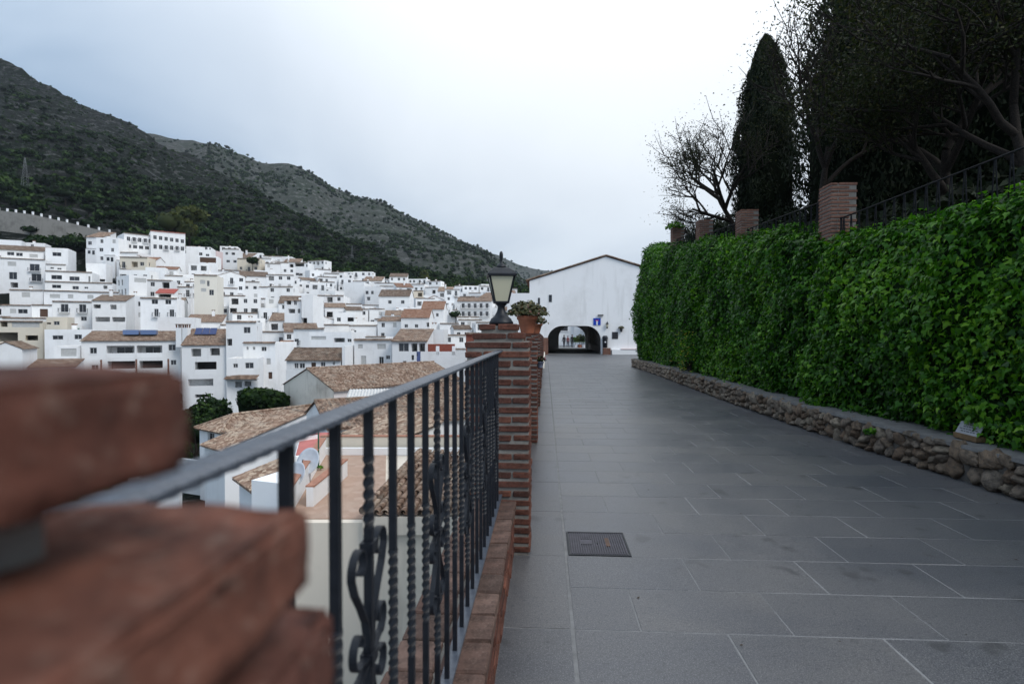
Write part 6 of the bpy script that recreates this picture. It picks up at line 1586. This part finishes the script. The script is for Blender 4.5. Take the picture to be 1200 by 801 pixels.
# --- greenery along the top of the town
GRP='pines above the town'
pv=[]
for i,(fl,n) in enumerate((((1,1,.5),240),((1,1,.6),240),((1,.9,.75),240))):
    V,F,tn=clump_crown(200+i,n,fl,.24); pv.append(np_mesh('crown',V,F,PINE,tn))
pt=MB().tube([(0,0,-1.7),(.05,.02,-.8),(0,0,.1)],[.085,.06,.035],6)
for k in range(5): a=k*1.25; pt.tube([(0,0,-.55),(math.cos(a)*.35,math.sin(a)*.35,-.1),(math.cos(a)*.6,math.sin(a)*.6,.1)],[.035,.025,.01],4)
ptm=pt.mesh('trunk',BARK)
spots=[(44,197,4.6),(60,198,5.2),(76,200,4.8),(92,201,5.2),(107,203,4.6),(121,205,3.8),(84,196,3.8)]
for i,(px,d,r) in enumerate(spots):
    t=thing('pine_tree','dark rounded pine in the clump behind the stepped terraces','tree',at(px,d,zat(285+(i%3)*3,d)-r*.1),rnd.uniform(0,6),'pine clump behind the stepped terraces'); link('crown',pv[2],t,None,None,(r,r,r*1.15)); link('trunk',ptm,t,None,None,(r,r,r))
def PLB(px,d,r):
    where=[(60,'above the left flats'),(130,'above the road wall'),(230,'above the holiday blocks'),(300,'above the crest house'),(370,'above the dark loggia house'),(430,'above the huge blank wall'),(999,'above the skylight hall')]
    w_=next(b for a,b in where if px<a); back=d-ip(px,RTOP); hgt='just' if back<45 else ('midway up' if back<80 else 'high on')
    return ('small' if r<3.6 else 'large' if r>4.5 else 'medium')+' umbrella pine '+({'just':'at the foot of the slope','midway up':'midway up the slope','high on':'high on the slope'}[hgt])+' '+w_
vis_p=[]
for _ in range(60):
    px=rnd.uniform(0,470); d=ip(px,RTOP)+rnd.uniform(15,110); vis_p.append((px,d))
for i,(px,d) in enumerate(vis_p):
    r=rnd.uniform(3.0,5.0)*(1 if px<300 else 1.1); z=ground_r(px,d)+r*1.1
    t=thing('pine_tree',PLB(px,d,r),'tree',at(px,d,z),rnd.uniform(0,6),GRP); link('crown',pv[i%3],t,None,None,(r,r,r)); link('trunk',ptm,t,None,None,(r,r,r))
for (px,d,r,y,lab) in ((200,228,7.5,262,'yellow green tree behind the holiday blocks'),(215,232,6.5,270,'bright yellow green bush tree right behind the red roof edge'),(222,240,8,255,'olive tree mass above the holiday blocks'),(497,322,6.5,330,'pale yellow green tree standing alone above the skylight hall')):
    t=thing('broadleaf_tree',lab,'tree',at(px,d,zat(y,d)),rnd.uniform(0,6)); V,F,tn=clump_crown(px,420,(1,1,.9 if r<7 else .7) if px!=497 else (.65,.65,1.1),.2); link('crown',np_mesh('crown',V*r,F,YEL,tn),t); link('trunk',ptm,t,None,None,(r,r,r*1.1))
t=thing('round_tree','dark clipped tree among the white houses at the crest','tree',at(296.5,225,zat(306.5,225))); V,F,tn=clump_crown(301,300,(1,.9,.85),.26); link('crown',np_mesh('crown',V*2.6,F,PINE,tn),t); link('trunk',ptm,t,None,None,(2,2,2.2))
t=thing('round_tree','dark green tree beside the balcony row house','tree',at(534,186,zat(369,186))); V,F,tn=clump_crown(302,300,(1,.9,.95),.26); link('crown',np_mesh('crown',V*1.9,F,PINE,tn),t); link('trunk',ptm,t,None,None,(2,2,2.2))
# road wall with white posts on the left slope
t=thing('roadside_wall','stone retaining wall with white posts along the road above the town','wall',(0,0,0))
RW=mk_plaster('grey_road_stone',(0.25,0.24,0.22),stain=(0.11,0.105,0.095),amount=.95)
pa=[(-60,214,240),(0,216,247),(40,217,252),(80,219,261),(130,222,273)]
m=MB(); top=[]
for (px,d,y) in pa: p=at(px,d,zat(y,d)); top.append(p)
for a,b in zip(top[:-1],top[1:]): m.quad(a-Vector((0,0,9)),b-Vector((0,0,9)),b,a); m.quad(a,b,b+FW*4,a+FW*4)
m.build('wall_face',RW,t)
pm=MB().box((-.26,-.25,-.2),(.26,.25,1.1)).mesh('post',WHITEB)
for i in range(17):
    f=i/16*3.98; k=min(3,int(f)); p=top[k].lerp(top[k+1],f-k); link('post',pm,t,p+FW*.35,(0,0,YAW))
# pylon and poles
def pylon(label,px,d,yb,yt):
    p=at(px,d,zat(yb,d)-1); h=zat(yt,d)-zat(yb,d)+1; t=thing('lattice_pylon',label,'pylon',p,.4); GS=plain('galvanised_steel',(0.17,0.175,0.18),.6)
    b=h*.09
    for sx in (-1,1):
        for sy in (-1,1): MB().tube([(sx*b,sy*b,0),(sx*.15,sy*.15,h)],.05,4).build('leg',GS,t)
    m=MB(); n=9
    for i in range(n):
        f0=i/n; f1=(i+1)/n; w0=b*(1-f0)+.15*f0; w1=b*(1-f1)+.15*f1
        for s in (-1,1): m.tube([(-w0,s*w0,h*f0),(w1,s*w1,h*f1)],.04,3); m.tube([(s*w0,w0,h*f0),(s*w1,-w1,h*f1)],.04,3)
    m.build('bracing',GS,t)
pylon('pale lattice pylon standing on the dark slope at far left',32,262,216,186)
pylon('slim pale mast on the slope above the crest of the town',325,305,305,290)
pylon('small far mast on the grassy slope in the centre',413,345,301,288)

# ================================================================== HAZE
hm=bpy.data.materials.new('valley_haze'); hm.use_nodes=True; ht=hm.node_tree; ht.nodes.clear()
ho=ht.nodes.new('ShaderNodeOutputMaterial'); hv=ht.nodes.new('ShaderNodeVolumePrincipled')
hv.inputs['Color'].default_value=(0.80,0.88,1.0,1); hv.inputs['Density'].default_value=0.00006; hv.inputs['Anisotropy'].default_value=0.2
ht.links.new(hv.outputs[0],ho.inputs['Volume'])
o=MB().box((-2600,-60,-700),(1500,4600,760)).build('haze',hm); stuff(o); o['label']='thin pale haze filling the valley air'; o['category']='haze'
